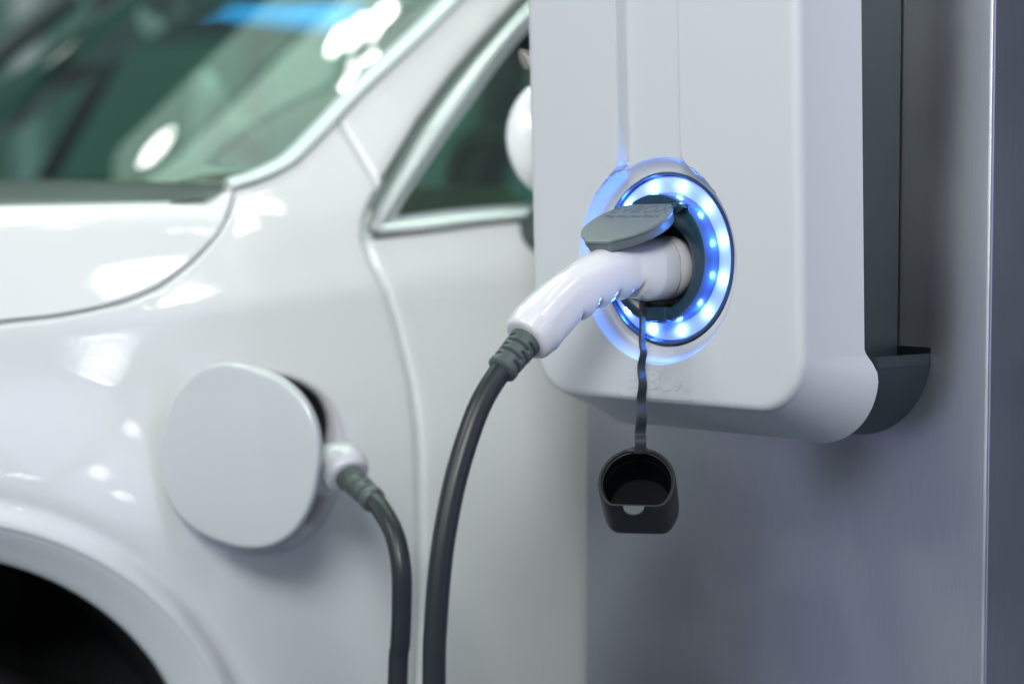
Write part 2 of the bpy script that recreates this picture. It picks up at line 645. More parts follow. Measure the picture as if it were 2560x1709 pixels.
def shell_loops():
    loops = []
    for (oo, pp) in ((-0.0082, FRONT), (-0.0066, FRONT + 0.00012), (-0.0049, FRONT + 0.0006), (-0.0034, FRONT + 0.0014), (-0.0021, FRONT + 0.0026), (-0.0012, FRONT + 0.0042), (-0.0006, FRONT + 0.0060), (-0.0003, FRONT + 0.0080)):
        loops.append([(x + nx * oo, pp + front_bow(x + nx * oo) + TILT * (z + nz * oo), z + nz * oo) for (x, z), (nx, nz) in zip(BASE, BN)])
    for t in (0.03, 0.08, 0.2, 0.35, 0.5, 0.65, 0.8, 0.9, 0.96, 1.0):
        row = []
        for (x, z), (nx, nz) in zip(BASE, BN):
            down, p = back_edge(x, z, nx, nz)
            s0 = FRONT + 0.0080
            pp = s0 + (p - s0) * t
            ou = flank(pp, down, x, t)
            zz = z + nz * ou
            row.append((x + nx * ou, pp + front_bow(x) * (1 - t) + TILT * zz, zz))
        loops.append(row)
    for (do, dp) in ((-0.0006, 0.0006), (-0.0020, 0.0009), (-0.0060, 0.0009), (-0.0180, 0.0005)):
        row = []
        for (x, z), (nx, nz) in zip(BASE, BN):
            down, p = back_edge(x, z, nx, nz)
            o = flank(p, down, x, 1.0)
            zz = z + nz * (o + do)
            row.append((x + nx * (o + do), p + dp + TILT * zz, zz))
        loops.append(row)
    return loops


RC, RH = 0.0800, 0.0672       # radius of the dished recess and of the hole for the light ring
CH_L, CH_R = -0.0355, 0.0275  # the sunk channel above it
CZ_ = -0.002


def sd_channel(x, z):
    dx = max(CH_L - x, x - CH_R)
    return dx if z > 0 else max(dx, -z)


def shell_depth(x, z):
    base = FRONT + front_bow(x) + TILT * z
    rr_ = hypot(x, z - CZ_)
    dc = rr_ - RC
    ds = sd_channel(x, z)
    # fillet where the channel runs into the dish
    k = 0.010
    side = ds
    if z > 0.05 and dc > -0.01:
        h = max(0.0, k - abs(ds - dc)) / k
        side = min(ds, dc) - h * h * k / 4
        side = side if ds > 0 else ds
    ch = base + 0.0112 * smooth01((0.0007 - side) / 0.0018)
    if dc < 0:
        out = base if ds > 0.0018 else ch
        if ds > 0 and z > 0:
            out = base + (0.0112) * smooth01((0.004 - ds) / 0.004) * 1.0
        elif ds <= 0 and z > 0:
            out = base + 0.0112
        t = min(1.0, -dc / (RC - RH))
        bottom = 0.0012
        f = sin(min(1.0, t * 1.12) * pi / 2) ** 0.85
        return out + (bottom - out) * f
    return ch


def make_housing():
    loops = shell_loops()
    mb = MB()
    mb.grid(loops, close_u=True)
    rim = [(p[0], p[2]) for p in loops[0]]
    pts, edges = [], []

    def ring(poly):
        k = len(pts)
        pts.extend(Vector(q) for q in poly)
        edges.extend((k + i, k + (i + 1) % len(poly)) for i in range(len(poly)))
    ring(rim)
    nh = 160
    hole = [(RH * cos(2 * pi * i / nh), CZ_ + RH * sin(2 * pi * i / nh)) for i in range(nh)]
    ring(hole)
    for t in (0.08, 0.18, 0.3, 0.42, 0.54, 0.66, 0.78, 0.88, 0.94, 0.975, 1.0, 1.012, 1.03, 1.07):
        r = RH + (RC - RH) * t
        nn = 200
        for i in range(nn):
            a = 2 * pi * (i + 0.5 * (int(t * 100) % 2)) / nn
            pts.append(Vector((r * cos(a), CZ_ + r * sin(a))))
    for s0, sg in ((CH_L, -1), (CH_R, 1)):
        for d in (-0.0030, -0.0017, -0.0011, -0.0007, -0.0003, 0.0001, 0.0005, 0.0009, 0.0022):
            z = 0.0765
            while z < TOP - 0.012:
                x = s0 + sg * d
                if hypot(x, z - CZ_) > RC + 0.0012:
                    pts.append(Vector((x, z)))
                z += 0.0012 if z < 0.095 else 0.004
        for i in range(26):                       # the fillets
            for j in range(26):
                x, z = s0 + sg * (0.0004 + 0.0006 * i), 0.066 + 0.0009 * j
                if hypot(x, z - CZ_) > RC + 0.0010:
                    pts.append(Vector((x, z)))
    g = 0.006
    z = BOT
    while z < TOP:
        x = -HW
        while x < HW:
            d = hypot(x, z - CZ_)
            near = any(abs(x - s) < 0.0032 for s in (CH_L, CH_R)) and z > 0.06
            if d > RC + 0.006 and not near and inside(rim, x, z):
                if min(abs(x - HW), abs(x + HW), abs(z - BOT), abs(z - TOP)) > 0.012:
                    pts.append(Vector((x, z)))
            x += g
        z += g
    # nothing may lie on top of anything else
    vo, eo, fo, _, _, _ = delaunay_2d_cdt(pts, edges, [], 1, 2e-5)
    vs = [(v.x, shell_depth(v.x, v.y), v.y) for v in vo]
    fs = []
    for f in fo:
        cx = sum(vo[i].x for i in f) / len(f)
        cz = sum(vo[i].y for i in f) / len(f)
        if hypot(cx, cz - CZ_) < RH * 0.9995 or not inside(rim, cx, cz):
            continue
        fs.append(tuple(f))
    mb.add(vs, fs)
    # the wall of the hole
    mb.grid([[(r * cos(2 * pi * i / nh), y, CZ_ + r * sin(2 * pi * i / nh)) for i in range(nh)] for r, y in ((RH, 0.0012), (RH - 0.0004, 0.0016), (RH - 0.0005, 0.010))], close_u=True)
    return mesh('housing', mb.v, mb.f, M['shell'], chg, True, 6e-5)


hou = make_housing()

# raised lettering on the housing and the outline of its plate
def letters_on_front():
    z0, h = -0.1012, 0.0136
    y = lambda x, z: FRONT + front_bow(x) + TILT * z
    for body, x0, wd in (('E', -0.0265, 0.95), ('V', -0.0148, 1.0), ('B', -0.0026, 1.0), ('X', 0.0255, 1.05)):
        me = text_mesh(body, h * 1.40, 0.00016, 0.00020)
        o = bpy.data.objects.new('lettering', me)
        me.materials.append(M['shell'])
        COL.objects.link(o)
        o.parent = hou
        o.rotation_euler = (pi / 2, 0, 0)
        o.scale = (wd, 1, 1)
        o.location = (x0, y(x0, z0) - 0.0003, z0)
    mb = MB()
    c = (0.0108, z0 + h * 0.50)
    def torus(cx, cz, R, r, n, m):
        rows = []
        for i in range(n):
            a = 2 * pi * i / n
            rows.append([(cx + (R + r * cos(2 * pi * j / m)) * cos(a), y(cx, cz) - r * 0.7 * sin(2 * pi * j / m), cz + (R + r * cos(2 * pi * j / m)) * sin(a)) for j in range(m)])
        mb.grid(rows, True, True)
    torus(c[0], c[1], 0.0070, 0.0006, 40, 8)
    torus(c[0], c[1], 0.0062, 0.0004, 40, 8)
    for k in range(12):
        a = 2 * pi * k / 12 + 0.26
        torus(c[0] + 0.0046 * cos(a), c[1] + 0.0046 * sin(a), 0.0009, 0.00035, 12, 6)
    mb.build('lettering', M['shell'], hou)
    mb = MB()                                               # outline of the plate
    path = []
    for (cx, cz, a0) in ((0.033, -0.0845, 0), (-0.033, -0.0845, 90), (-0.033, -0.1045, 180), (0.033, -0.1045, 270)):
        for k in range(7):
            a = radians(a0 + 15 * k)
            path.append((cx + 0.004 * cos(a), cz + 0.004 * sin(a)))
    rows = []
    for (x, z) in path:
        n = Vector((x, z + 0.0945)).normalized()
        rows.append([(x + n.x * d, y(x, z) + e, z + n.y * d) for d, e in ((-0.0004, 0.0002), (-0.0002, -0.00016), (0.0002, -0.00016), (0.0004, 0.0002))])
    mb.grid(rows, False, True)
    mb.build('plate_outline', M['shell'], hou)


letters_on_front()

# dark back body and lower base
def extruded(outline, y0, y1, name, mat, bev=0.0015, parent=chg):
    mb = MB()
    r0 = [(x, y0, z) for x, z in outline]
    r1 = [(x, y1, z) for x, z in outline]
    mb.grid([r0, r1], close_u=True)
    mb.cap(r0); mb.cap(r1, True)
    o = mb.build(name, mat, parent)
    bevel_obj(o, bev, 2, 50)
    return o


extruded([(0.128, -0.084), (0.128, 0.328), (-0.128, 0.328), (-0.128, -0.084)], 0.020, WALL - 0.0005, 'back_body', M['dark_body'], 0.002)
def base_outline(inset, n=20):
    hw, bot, top, rb = 0.1530 - inset, -0.1365 + inset, -0.0815 - inset * 0.2, 0.064 - inset
    out = []
    for k in range(n):
        a = -pi / 2 + pi / 2 * k / (n - 1)
        out.append((hw - rb + rb * cos(a), bot + rb + rb * sin(a)))
    out += [(hw, top), (-hw, top)]
    for k in range(n):
        a = pi + pi / 2 * k / (n - 1)
        out.append((-hw + rb + rb * cos(a), bot + rb + rb * sin(a)))
    return out


mb = MB()
rows = [[(x, y, z) for x, z in base_outline(q)] for q, y in ((0.0085, 0.050), (0.0085, 0.0676), (0.0008, 0.0680), (-0.0040, WALL - 0.0005))]
mb.grid(rows, close_u=True)
mb.cap(rows[0]); mb.cap(rows[-1], True)
bevel_obj(mb.build('base_block', M['dark_body'], chg), 0.0010, 2, 50)

# the light ring
gb = MB()
lathe(gb, [(0.0674, 0.006), (0.0672, 0.0004), (0.0666, -0.0004), (0.0652, -0.0006), (0.0648, 0.0002), (0.0646, 0.003), (0.0640, 0.0036), (0.0636, 0.0030), (0.0632, 0.006)], 160, (0, CZ_ * 0))
gb.build('bezel_ring', M['bezel'], chg)
LR = MB()
lathe(LR, [(0.0640, 0.0036), (0.0625, 0.0030), (0.0600, 0.0024), (0.0570, 0.0022), (0.0540, 0.0024), (0.0510, 0.0030), (0.0508, 0.006)], 192)
lring = LR.build('light_ring', M['light'], chg)
ledm = None
for k in range(12):
    a = radians(15 + 30 * k)
    if ledm is None:
        mb = MB()
        lathe(mb, [(0.0036, 0.0), (0.0032, -0.0006), (0.0023, -0.0009), (0.0010, -0.0011), (0.0001, -0.00115)], 20)
        o = mb.build('led', M['led'], lring)
        ledm = o
    else:
        o = ledm.copy()
        COL.objects.link(o)
        o.parent = lring
    o.location = (0.0572 * cos(a), 0.0022, 0.0572 * sin(a))

# socket body: glossy drum, funnel, notch, hinge
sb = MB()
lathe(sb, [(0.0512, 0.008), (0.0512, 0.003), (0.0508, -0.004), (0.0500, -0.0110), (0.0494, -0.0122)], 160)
sb.build('socket_drum', M['socket_blue_lit'], chg)
sb = MB()
n = 160
prof = [(0.0494, -0.0122), (0.0480, -0.0126), (0.0400, -0.0108), (0.0352, -0.0085), (0.0336, -0.0070), (0.0330, 0.004), (0.0325, 0.020)]
cz = [0, 0, -0.0020, -0.0040, -0.0055, -0.007, -0.007]
rows = [[(r * cos(2 * pi * k / n), y, c + r * sin(2 * pi * k / n)) for k in range(n)] for (r, y), c in zip(prof, cz)]
sb.grid(rows, close_u=True)
sb.cap(rows[-1])
soc = sb.build('socket', M['socket'], chg)
nb_ = MB()                                                  # latch block under the hole
nb_.box((0.002, -0.0125, -0.0425), (0.026, 0.010, 0.011))
nb_.box((-0.0085, -0.0175, -0.0425), (0.004, 0.004, 0.010))
bevel_obj(nb_.build('latch', M['socket'], soc, smooth=False), 0.0012)
hb = MB()                                                   # hinge shoulder above the hole
for i in range(9):
    pass
hx = [(-0.027, 0.0370), (-0.023, 0.0420), (0.029, 0.0428), (0.034, 0.0395), (0.026, 0.0350)]
r0 = [(x, -0.0185, z) for x, z in hx]
r1 = [(x, -0.0080, z) for x, z in hx]
hb.grid([r0, r1], close_u=True); hb.cap(r0); hb.cap(r1, True)
bevel_obj(hb.build('hinge', M['socket'], soc, smooth=False), 0.0012)
scw = MB()
lathe(scw, [(0.0034, -0.0004), (0.0030, 0.0), (0.0024, 0.0022), (0.0001, 0.0022)], 20)
scw.box((0, 0.0010, 0), (0.0008, 0.002, 0.0042))
so = scw.build('screw', M['black'], soc)
so.location = (0.0305, -0.0130, 0.0385)

# the lid, swung open over the plug
LA = radians(25)
lidc = Vector((0.0, -0.0459, 0.0298))
e1 = Vector((0, -cos(LA), -sin(LA)))        # away from the hinge
e0 = Vector((1, 0, 0))
e2 = e0.cross(e1)
if e2.z < 0: e2 = -e2
lid = MB()
RL = 0.0365
outl = []
for k in range(120):
    a = 2 * pi * k / 120
    r = RL
    d = abs((a - pi / 2 + pi) % (2 * pi) - pi)              # from the tip
    if d < 0.42:
        r = RL * 1.075 * cos(0.30) / cos(d) if d < 0.30 else RL * (1.075 - 0.075 * (d - 0.30) / 0.12)
        r = max(r, RL)
    x, y = r * cos(a), r * sin(a)
    if y < -RL * 0.80:                                       # straight back at the hinge
        y = -RL * 0.80
    outl.append((x, y))


def lidpt(x, y, h):
    return lidc + e0 * x + e1 * y + e2 * h


rows = []
for sc_, h in ((0.965, 0.0), (0.992, -0.0003), (1.0, -0.0010), (1.0, -0.0020), (0.975, -0.0024), (0.968, -0.0030), (0.966, -0.0088), (0.955, -0.0094)):
    rows.append([lidpt(x * sc_, y * sc_, h) for x, y in outl])
for sc_ in (0.93, 0.7, 0.4, 0.1):
    rows.insert(0, [lidpt(x * sc_, y * sc_, 0.0) for x, y in outl])
lid.grid(rows, close_u=True)
lid.cap(rows[0])
lid.cap([lidpt(x * 0.955, y * 0.955, -0.0094) for x, y in outl], True)
lido = lid.build('socket_lid', M['lid'], chg)
Rl = Matrix((e0, -e1, e2)).transposed()
for body, size, cy in (('EVBOX', 0.0178, -0.0135), ('Plug into your future', 0.0060, -0.0050)):
    me = text_mesh(body, size, 0.00025, 0.0, spacing=1.08)
    me.materials.append(M['lid_mark'])
    o = bpy.data.objects.new('lettering', me)
    COL.objects.link(o)
    o.parent = lido
    o.matrix_local = Matrix.Translation(lidpt(0.0, cy, 0.0)) @ Rl.to_4x4()

# ------------------------------------------------------------------ charging cable with its two plugs
cab = empty('charging_cable', tuple(RO), -YAW)
tag(cab, 'charging cable with white handles running from charger to car', 'cable')


def handle_mesh(C2, RU, RD, RX, n=230, m=56, bumps=()):
    """C2: centre line (along, up); radii up, down, sideways along it. Returns rows of (x, along, up)"""
    P = spline([(0.0, a, b) for a, b in C2], n)
    key = np.linspace(0, 1, len(C2))
    seg = np.r_[0, np.cumsum([hypot(C2[i + 1][0] - C2[i][0], C2[i + 1][1] - C2[i][1]) for i in range(len(C2) - 1)])]
    key = seg / seg[-1]
    T, N, B = frames(P, (1, 0, 0))
    rows = []
    for i in range(n):
        t = i / (n - 1)
        ru, rd, rx = (np.interp(t, key, q) for q in (RU, RD, RX))
        row = []
        up_ = B[i] if B[i][2] > 0 else -B[i]
        for k in range(m):
            a = 2 * pi * k / m
            ca, sa = cos(a), sin(a)
            e = 2.35                                         # squarish round
            ca_ = math.copysign(abs(ca) ** (2 / e), ca)
            sa_ = math.copysign(abs(sa) ** (2 / e), sa)
            dn = 0.0
            if sa < 0:
                for (b0, bw, ba) in bumps:
                    dn += ba * math.exp(-((t - b0) / bw) ** 2)
                dn *= (-sa) ** 1.2
            r = ru if sa > 0 else rd
            row.append(P[i] + N[i] * ca_ * rx + up_ * sa_ * (r + dn))
        rows.append(row)
    return rows, P, T


def px_on_sym(x, y):
    q = local(on_plane(x, y, RO, CT))
    return q[1], q[2]


HPX = [(1640, 670), (1608, 672), (1557, 672), (1512, 687), (1471, 709), (1440, 729), (1408, 752), (1368, 790), (1340, 820), (1322, 841)]
HC = [px_on_sym(*q) for q in HPX]
RU = [0.0248, 0.0240, 0.0212, 0.0200, 0.0196, 0.0194, 0.0194, 0.0200, 0.0204, 0.0190]
RD = [0.0252, 0.0250, 0.0196, 0.0196, 0.0192, 0.0192, 0.0194, 0.0206, 0.0214, 0.0196]
RX = [0.0248, 0.0240, 0.0190, 0.0176, 0.0172, 0.0172, 0.0174, 0.0182, 0.0186, 0.0172]
BUMPS = ((0.215, 0.018, -0.0070), (0.31, 0.045, 0.0032), (0.40, 0.015, -0.0058), (0.475, 0.035, 0.0026), (0.555, 0.015, -0.0056), (0.63, 0.035, 0.0024), (0.70, 0.016, -0.0052))
rows, HP, HT = handle_mesh(HC, RU, RD, RX, bumps=BUMPS)
hm = MB()
c0_, t0_ = HP[0], HT[0]
front = [[c0_ + (np.array(p) - c0_) * s - t0_ * d for p in rows[0]] for s, d in ((0.93, 0.0028), (0.975, 0.0018), (0.995, 0.0008))]
endc, endt = HP[-1], HT[-1]
tail = [[endc + (np.array(p) - endc) * s + endt * d for p in rows[-1]] for s, d in ((0.985, 0.0016), (0.95, 0.0030), (0.88, 0.0040), (0.75, 0.0044), (0.4, 0.0044))]
hm.grid(front + rows + tail, close_u=True)
hm.cap(tail[-1], True)
hm.cap(front[0])
plug = hm.build('plug_handle', M['gloss'], cab)
cm = MB()
cen = -0.0072


def ringrow(y, r, c=cen, n=72, flat=0.0):
    return [(r * cos(2 * pi * k / n), y, c + r * sin(2 * pi * k / n)) for k in range(n)]


rows_c = [ringrow(HC[0][0] + 0.001, 0.0238), ringrow(HC[0][0] + 0.0016, 0.0246), ringrow(HC[0][0] + 0.004, 0.0249), ringrow(-0.006, 0.0253), ringrow(0.0010, 0.0254), ringrow(0.0026, 0.0250), ringrow(0.0028, 0.0238), ringrow(0.018, 0.0236)]
cm.grid(rows_c, close_u=True)
cm.build('plug_collar', M['gloss'], plug)
# lens shaped hollow in the seam
sm = MB()
rowsS = []
for i in range(9):
    a = pi * (i / 8 - 0.5)
    rowsS.append([(0.0242 * cos(radians(-28 + 15 * sin(2 * pi * k / 24) * cos(a))), HC[0][0] + 0.0035 * cos(2 * pi * k / 24) * cos(a), 0) for k in range(24)])

# rubber boot with staggered slots
def boot(P0, P1, r0, r1, frame_ref, name_parent, length_cable_dir=None, n=96, m=64):
    P0, P1 = np.array(P0), np.array(P1)
    path = np.array([P0 + (P1 - P0) * t for t in np.linspace(-0.06, 1, n)])

    def rad(t, a):
        r = r0 + (r1 - r0) * t ** 0.85
        if t > 0.955: r *= 1 - 0.30 * ((t - 0.955) / 0.045) ** 2
        if 0.86 < t < 0.95: r += 0.0006
        for j, c in enumerate((0.36, 0.47, 0.58, 0.69, 0.80)):
            d = abs(t - c) / 0.030
            if d < 1:
                w = math.cos(d * pi / 2) ** 0.6
                q = cos(2 * (a - (0.9 if j % 2 else 0.9 + pi / 2)))
                g = smooth01((q + 0.55) / 0.35)
                r -= 0.0026 * w * g
        return r
    mb = MB()
    tube(mb, path, rad, m, frame_ref)
    return mb.build('strain_relief', M['boot'], name_parent)


b0 = np.array((0.0, *px_on_sym(1328, 836)))
b1 = np.array((0.0, *px_on_sym(1250, 929)))
boot(b0, b1, 0.0128, 0.0108, (1, 0, 0), plug)

# ------------------------------------------------------------------ car frame: x to the rear, y into the car, z up
PHI = radians(30)
C0 = np.array([(600 - 1280) / FOC * 1.80, 1.80, 0.0])
CR = np.array([cos(PHI), sin(PHI), 0])
CL = np.array([-sin(PHI), cos(PHI), 0])
car = empty('white_car', tuple(C0), PHI)
tag(car, 'white car with its charging flap open and a cable plugged in', 'car')


def to_car(P):
    q = np.asarray(P) - C0
    return np.array([q @ CR, q @ CL, q[2]])


def from_car(u, w, z):
    return C0 + CR * u + CL * w + np.array([0, 0, z])


ZK = np.array([-1.0, -0.75, -0.55, -0.35, -0.25, -0.17, -0.10, -0.045, -0.015, -0.003, 0.003, 0.012, 0.03, 0.06, 0.10, 0.15, 0.20, 0.30, 0.45, 0.60])
WK = np.array([0.170, 0.105, 0.048, 0.004, -0.0085, -0.0120, -0.0090, -0.0042, -0.0014, -0.0003, 0.0008, 0.0040, 0.0112, 0.0235, 0.041, 0.065, 0.091, 0.146, 0.235, 0.333])


def pchip(xk, yk):
    h = np.diff(xk); d = np.diff(yk) / h
    m = np.zeros_like(yk)
    m[1:-1] = np.where(d[:-1] * d[1:] > 0, 2 * d[:-1] * d[1:] / (d[:-1] + d[1:] + 1e-12), 0)
    m[0], m[-1] = d[0], d[-1]

    def f(x):
        i = min(max(int(np.searchsorted(xk, x)) - 1, 0), len(xk) - 2)
        t = (x - xk[i]) / h[i]
        t = min(max(t, 0.0), 1.0)
        return float((2 * t ** 3 - 3 * t ** 2 + 1) * yk[i] + (t ** 3 - 2 * t ** 2 + t) * h[i] * m[i] + (-2 * t ** 3 + 3 * t ** 2) * yk[i + 1] + (t ** 3 - t ** 2) * h[i] * m[i + 1])
    return f


WP = pchip(ZK, WK)
AU, AZ = -0.31, 0.56            # wheel arch centre
R_GROOVE, R_BEAD, R_IN = 0.333, 0.316, 0.281


def crease(u):
    return 1.043 + 0.090 * u if u < 0.5 else 1.088 + 0.05 * (u - 0.5)


def W(u, z):
    w = WP(z - crease(u))
    d = hypot(u - AU, z - AZ)
    # soft hollow before the arch lip and the bead of the lip
    w += 0.0045 * math.exp(-((d - R_GROOVE) / 0.007) ** 2) - 0.006 * math.exp(-((d - R_BEAD) / 0.012) ** 2)
    w -= 0.012 * smooth01((0.455 - d) / 0.11)
    return w


def side(x, y):
    d = ray(x, y)
    dl = np.array([d @ CR, d @ CL, d[2]])
    o = to_car(CAMP)
    w = 0.0
    for _ in range(30):
        k = (w - o[1]) / dl[1]
        q = o + dl * k
        w = 0.5 * w + 0.5 * W(q[0], q[2])
    return (q[0], q[2])


def resample(poly, step):
    out = []
    n = len(poly)
    for i in range(n):
        a, b = np.array(poly[i]), np.array(poly[(i + 1) % n])
        k = max(1, int(np.linalg.norm(b - a) / step))
        for j in range(k):
            out.append(tuple(a + (b - a) * j / k))
    return out


def offset_poly(poly, d):
    A = np.array(poly)
    prev, nxt = np.roll(A, 1, 0), np.roll(A, -1, 0)
    t = nxt - prev
    t /= np.linalg.norm(t, axis=1)[:, None] + 1e-12
    nrm = np.stack([-t[:, 1], t[:, 0]], 1)
    area_ = 0.5 * np.sum(A[:, 0] * nxt[:, 1] - nxt[:, 0] * A[:, 1])
    if area_ < 0: nrm = -nrm
    return [tuple(p) for p in A + nrm * d]      # inwards for positive d


def panel(name, outline, surf, mat, parent, step=0.008, gap=0.0024, roll=0.0042, depth=0.02, grid=0.010, holes=()):
    """sheet over the outline (u, z) laid on surf(u, z) -> w with rolled edges"""
    poly = resample(outline, step)
    o1 = offset_poly(poly, gap + roll)
    pts, edges = [], []

    def ring(pl):
        k = len(pts)
        pts.extend(Vector(q) for q in pl)
        edges.extend((k + i, k + (i + 1) % len(pl)) for i in range(len(pl)))
    ring(o1)
    for h in holes: ring(h)
    us = [p[0] for p in o1]; zs = [p[1] for p in o1]
    o2 = offset_poly(poly, gap + roll + grid * 0.55)
    u = min(us)
    hh = [offset_poly(h, -grid * 0.5) for h in holes]
    while u < max(us):
        z = min(zs)
        while z < max(zs):
            if inside(o2, u, z) and not any(inside(h, u, z) for h in hh):
                pts.append(Vector((u, z)))
            z += grid
        u += grid
    vo, eo, fo, _, _, _ = delaunay_2d_cdt(pts, edges, [], 1, 1e-5)
    mb = MB()
    vs = [(v.x, surf(v.x, v.y), v.y) for v in vo]
    fs = []
    for f in fo:
        cx = sum(vo[i].x for i in f) / len(f); cz = sum(vo[i].y for i in f) / len(f)
        if inside(o1, cx, cz) and not any(inside(h, cx, cz) for h in holes):
            fs.append(tuple(f))
    mb.add(vs, fs)
    o1r = o1
    rows = [[(p[0], surf(*p), p[1]) for p in o1r]]
    for k in (0.35, 0.7, 0.92, 1.0):
        pl = offset_poly(poly, gap + roll * (1 - k))
        rows.append([(p[0], surf(*q) + roll * (1 - sqrt(max(0, 1 - k * k))), p[1]) for p, q in zip(pl, o1r)])
    rows.append([(p[0], surf(*q) + depth, p[1]) for p, q in zip(offset_poly(poly, gap), o1r)])
    mb.grid(rows, close_u=True)
    for h in holes:
        mb.grid([[(p[0], surf(*p), p[1]) for p in h], [(p[0], surf(*p) + 0.003, p[1]) for p in offset_poly(h, 0.001)], [(p[0], surf(*p) + 0.012, p[1]) for p in offset_poly(h, 0.002)]], close_u=True)
    return mesh(name, mb.v, mb.f, mat, parent, True, 2e-6)


def S(pxs):
    return [side(*p) for p in pxs]


SEAM_HOOD = [(-420, 862), (-150, 832), (0, 806), (150, 789), (300, 757), (400, 716), (480, 655), (540, 590), (568, 540), (581, 500), (583, 474)]
A_OUT = [(583, 474), (600, 466), (640, 455), (690, 434), (741, 405), (807, 340), (905, 236), (1000, 147), (1090, 62), (1150, 2), (1330, -170)]
A_IN = [(951, 477), (985, 419), (1053, 306), (1138, 191), (1206, 112), (1309, 0), (1480, -170)]
SEAM_DOOR = [(951, 477), (928, 520), (914, 570), (913, 605), (927, 654), (948, 694), (967, 729), (997, 828), (1030, 959), (1046, 1090), (1052, 1308), (1050, 1500), (1041, 1709), (1020, 2100)]
# charge port opening on the wing
PC = side(657, 1156)


def squircle(c, a, b, e=2.6, n=64, tw=0.0):
    out = []
    for k in range(n):
        t = 2 * pi * k / n
        x = math.copysign(abs(cos(t)) ** (2 / e), cos(t)) * a
        y = math.copysign(abs(sin(t)) ** (2 / e), sin(t)) * b
        out.append((c[0] + x * cos(tw) - y * sin(tw), c[1] + x * sin(tw) + y * cos(tw)))
    return out


PORT = squircle(PC, 0.0810, 0.0840, 2.35, 96, -0.20)

PSPLIT_A, PSPLIT_B = (862, 285), (951, 477)     # seam between wing and pillar
wing_px = [p for p in A_OUT if p[0] <= 807] + [(845, 300)]
arch = []
for k in range(49):
    a = radians(8 + (122 - 8) * k / 48)
    arch.append((AU + (R_BEAD - 0.007) * cos(a), AZ + (R_BEAD - 0.007) * sin(a)))
wing = S(SEAM_HOOD)[:-1] + S(A_OUT[:5] + [(807, 340), (845, 300)]) + S(SEAM_DOOR)
wing += [(arch[0][0] + 0.0, arch[0][1])]
wing = wing[:-1] + [(wing[-2][0] - 0.02, 0.42), (AU + R_BEAD, 0.42)] + arch
left_u = S([SEAM_HOOD[0]])[0]
wing += [(min(left_u[0], arch[-1][0]) - 0.01, arch[-1][1])]
panel('front_wing', wing, W, M['paint'], car, holes=[PORT], grid=0.006, step=0.006)
pillar_px = S([(845, 300)] + [p for p in A_OUT if p[0] > 845]) + S(list(reversed(A_IN)))
panel('windscreen_pillar', pillar_px, W, M['paint'], car, depth=0.05)

def seam_back(px_line, w_=0.012, deep=0.0070):
    ln = spline(S(px_line), 60)
    mb = MB()
    rows = []
    for i, (u, z) in enumerate(ln):
        t = np.array(ln[min(i + 1, 59)]) - np.array(ln[max(i - 1, 0)])
        t /= np.linalg.norm(t)
        rows.append([(u - t[1] * d, W(u - t[1] * d, z + t[0] * d) + deep, z + t[0] * d) for d in (-w_, 0, w_)])
    mb.grid(rows)
    return mb.build('seam_channel', M['seam'], car)


seam_back(SEAM_HOOD[:9], 0.010)
seam_back(SEAM_DOOR)
seam_back([(845, 290), (900, 387), (951, 477)])

# wheel arch lip
mb = MB()
rows = []
for k in range(70):
    a = radians(-30 + 175 * k / 69)
    row = []
    for r, dw in ((R_BEAD + 0.002, 0.0012), (R_BEAD - 0.003, 0.0022), (R_BEAD - 0.008, 0.0060), (R_BEAD - 0.016, 0.0150), (R_IN + 0.008, 0.026), (R_IN + 0.002, 0.032), (R_IN, 0.036), (R_IN + 0.004, 0.06)):
        u, z = AU + r * cos(a), AZ + r * sin(a)
        row.append((u, W(AU + R_BEAD * cos(a), AZ + R_BEAD * sin(a)) + dw, z))
    rows.append(row)
mb.grid(rows)
mb.build('wheel_arch_lip', M['paint'], car)
mb = MB()
rows = []
for k in range(50):
    a = radians(-40 + 260 * k / 49)
    rows.append([(AU + r * cos(a), w, AZ + r * sin(a)) for r, w in ((R_IN + 0.006, 0.05), (R_IN + 0.008, 0.12), (R_IN + 0.008, 0.33))])
mb.grid(rows)
rows = [[(AU + r * cos(radians(-40 + 260 * k / 49)), 0.33, AZ + r * sin(radians(-40 + 260 * k / 49))) for r in (0.0, 0.15, R_IN + 0.008)] for k in range(50)]
mb.grid(rows)
mb.build('wheel_liner', M['black'], car)
# wheel
whl = MB()
AW = 0.17
prof = [(0.155, 0.065), (0.165, 0.058), (0.190, 0.054), (0.218, 0.062), (0.231, 0.078), (0.233, 0.10), (0.233, 0.24), (0.225, 0.265), (0.16, 0.27)]
lathe(whl, prof, 80)
wheel = whl.build('wheel', M['tyre'], car)
wheel.location = (AU - 0.005, 0.035, 0.362)
wheel.scale = (1.55, 1.0, 1.55)
rm = MB()
lathe(rm, [(0.157, 0.068), (0.150, 0.064), (0.146, 0.075), (0.140, 0.10)], 64)
for k in range(10):
    a = 2 * pi * k / 10
    R = Matrix.Rotation(-a, 3, 'Y')
    rm.box(R @ Vector((0.085, 0.085, 0)), (0.125, 0.016, 0.022), R)
lathe(rm, [(0.03, 0.1), (0.03, 0.076), (0.026, 0.073), (0.001, 0.073)], 24)
rm.build('rim', M['rim'], wheel, smooth=True)

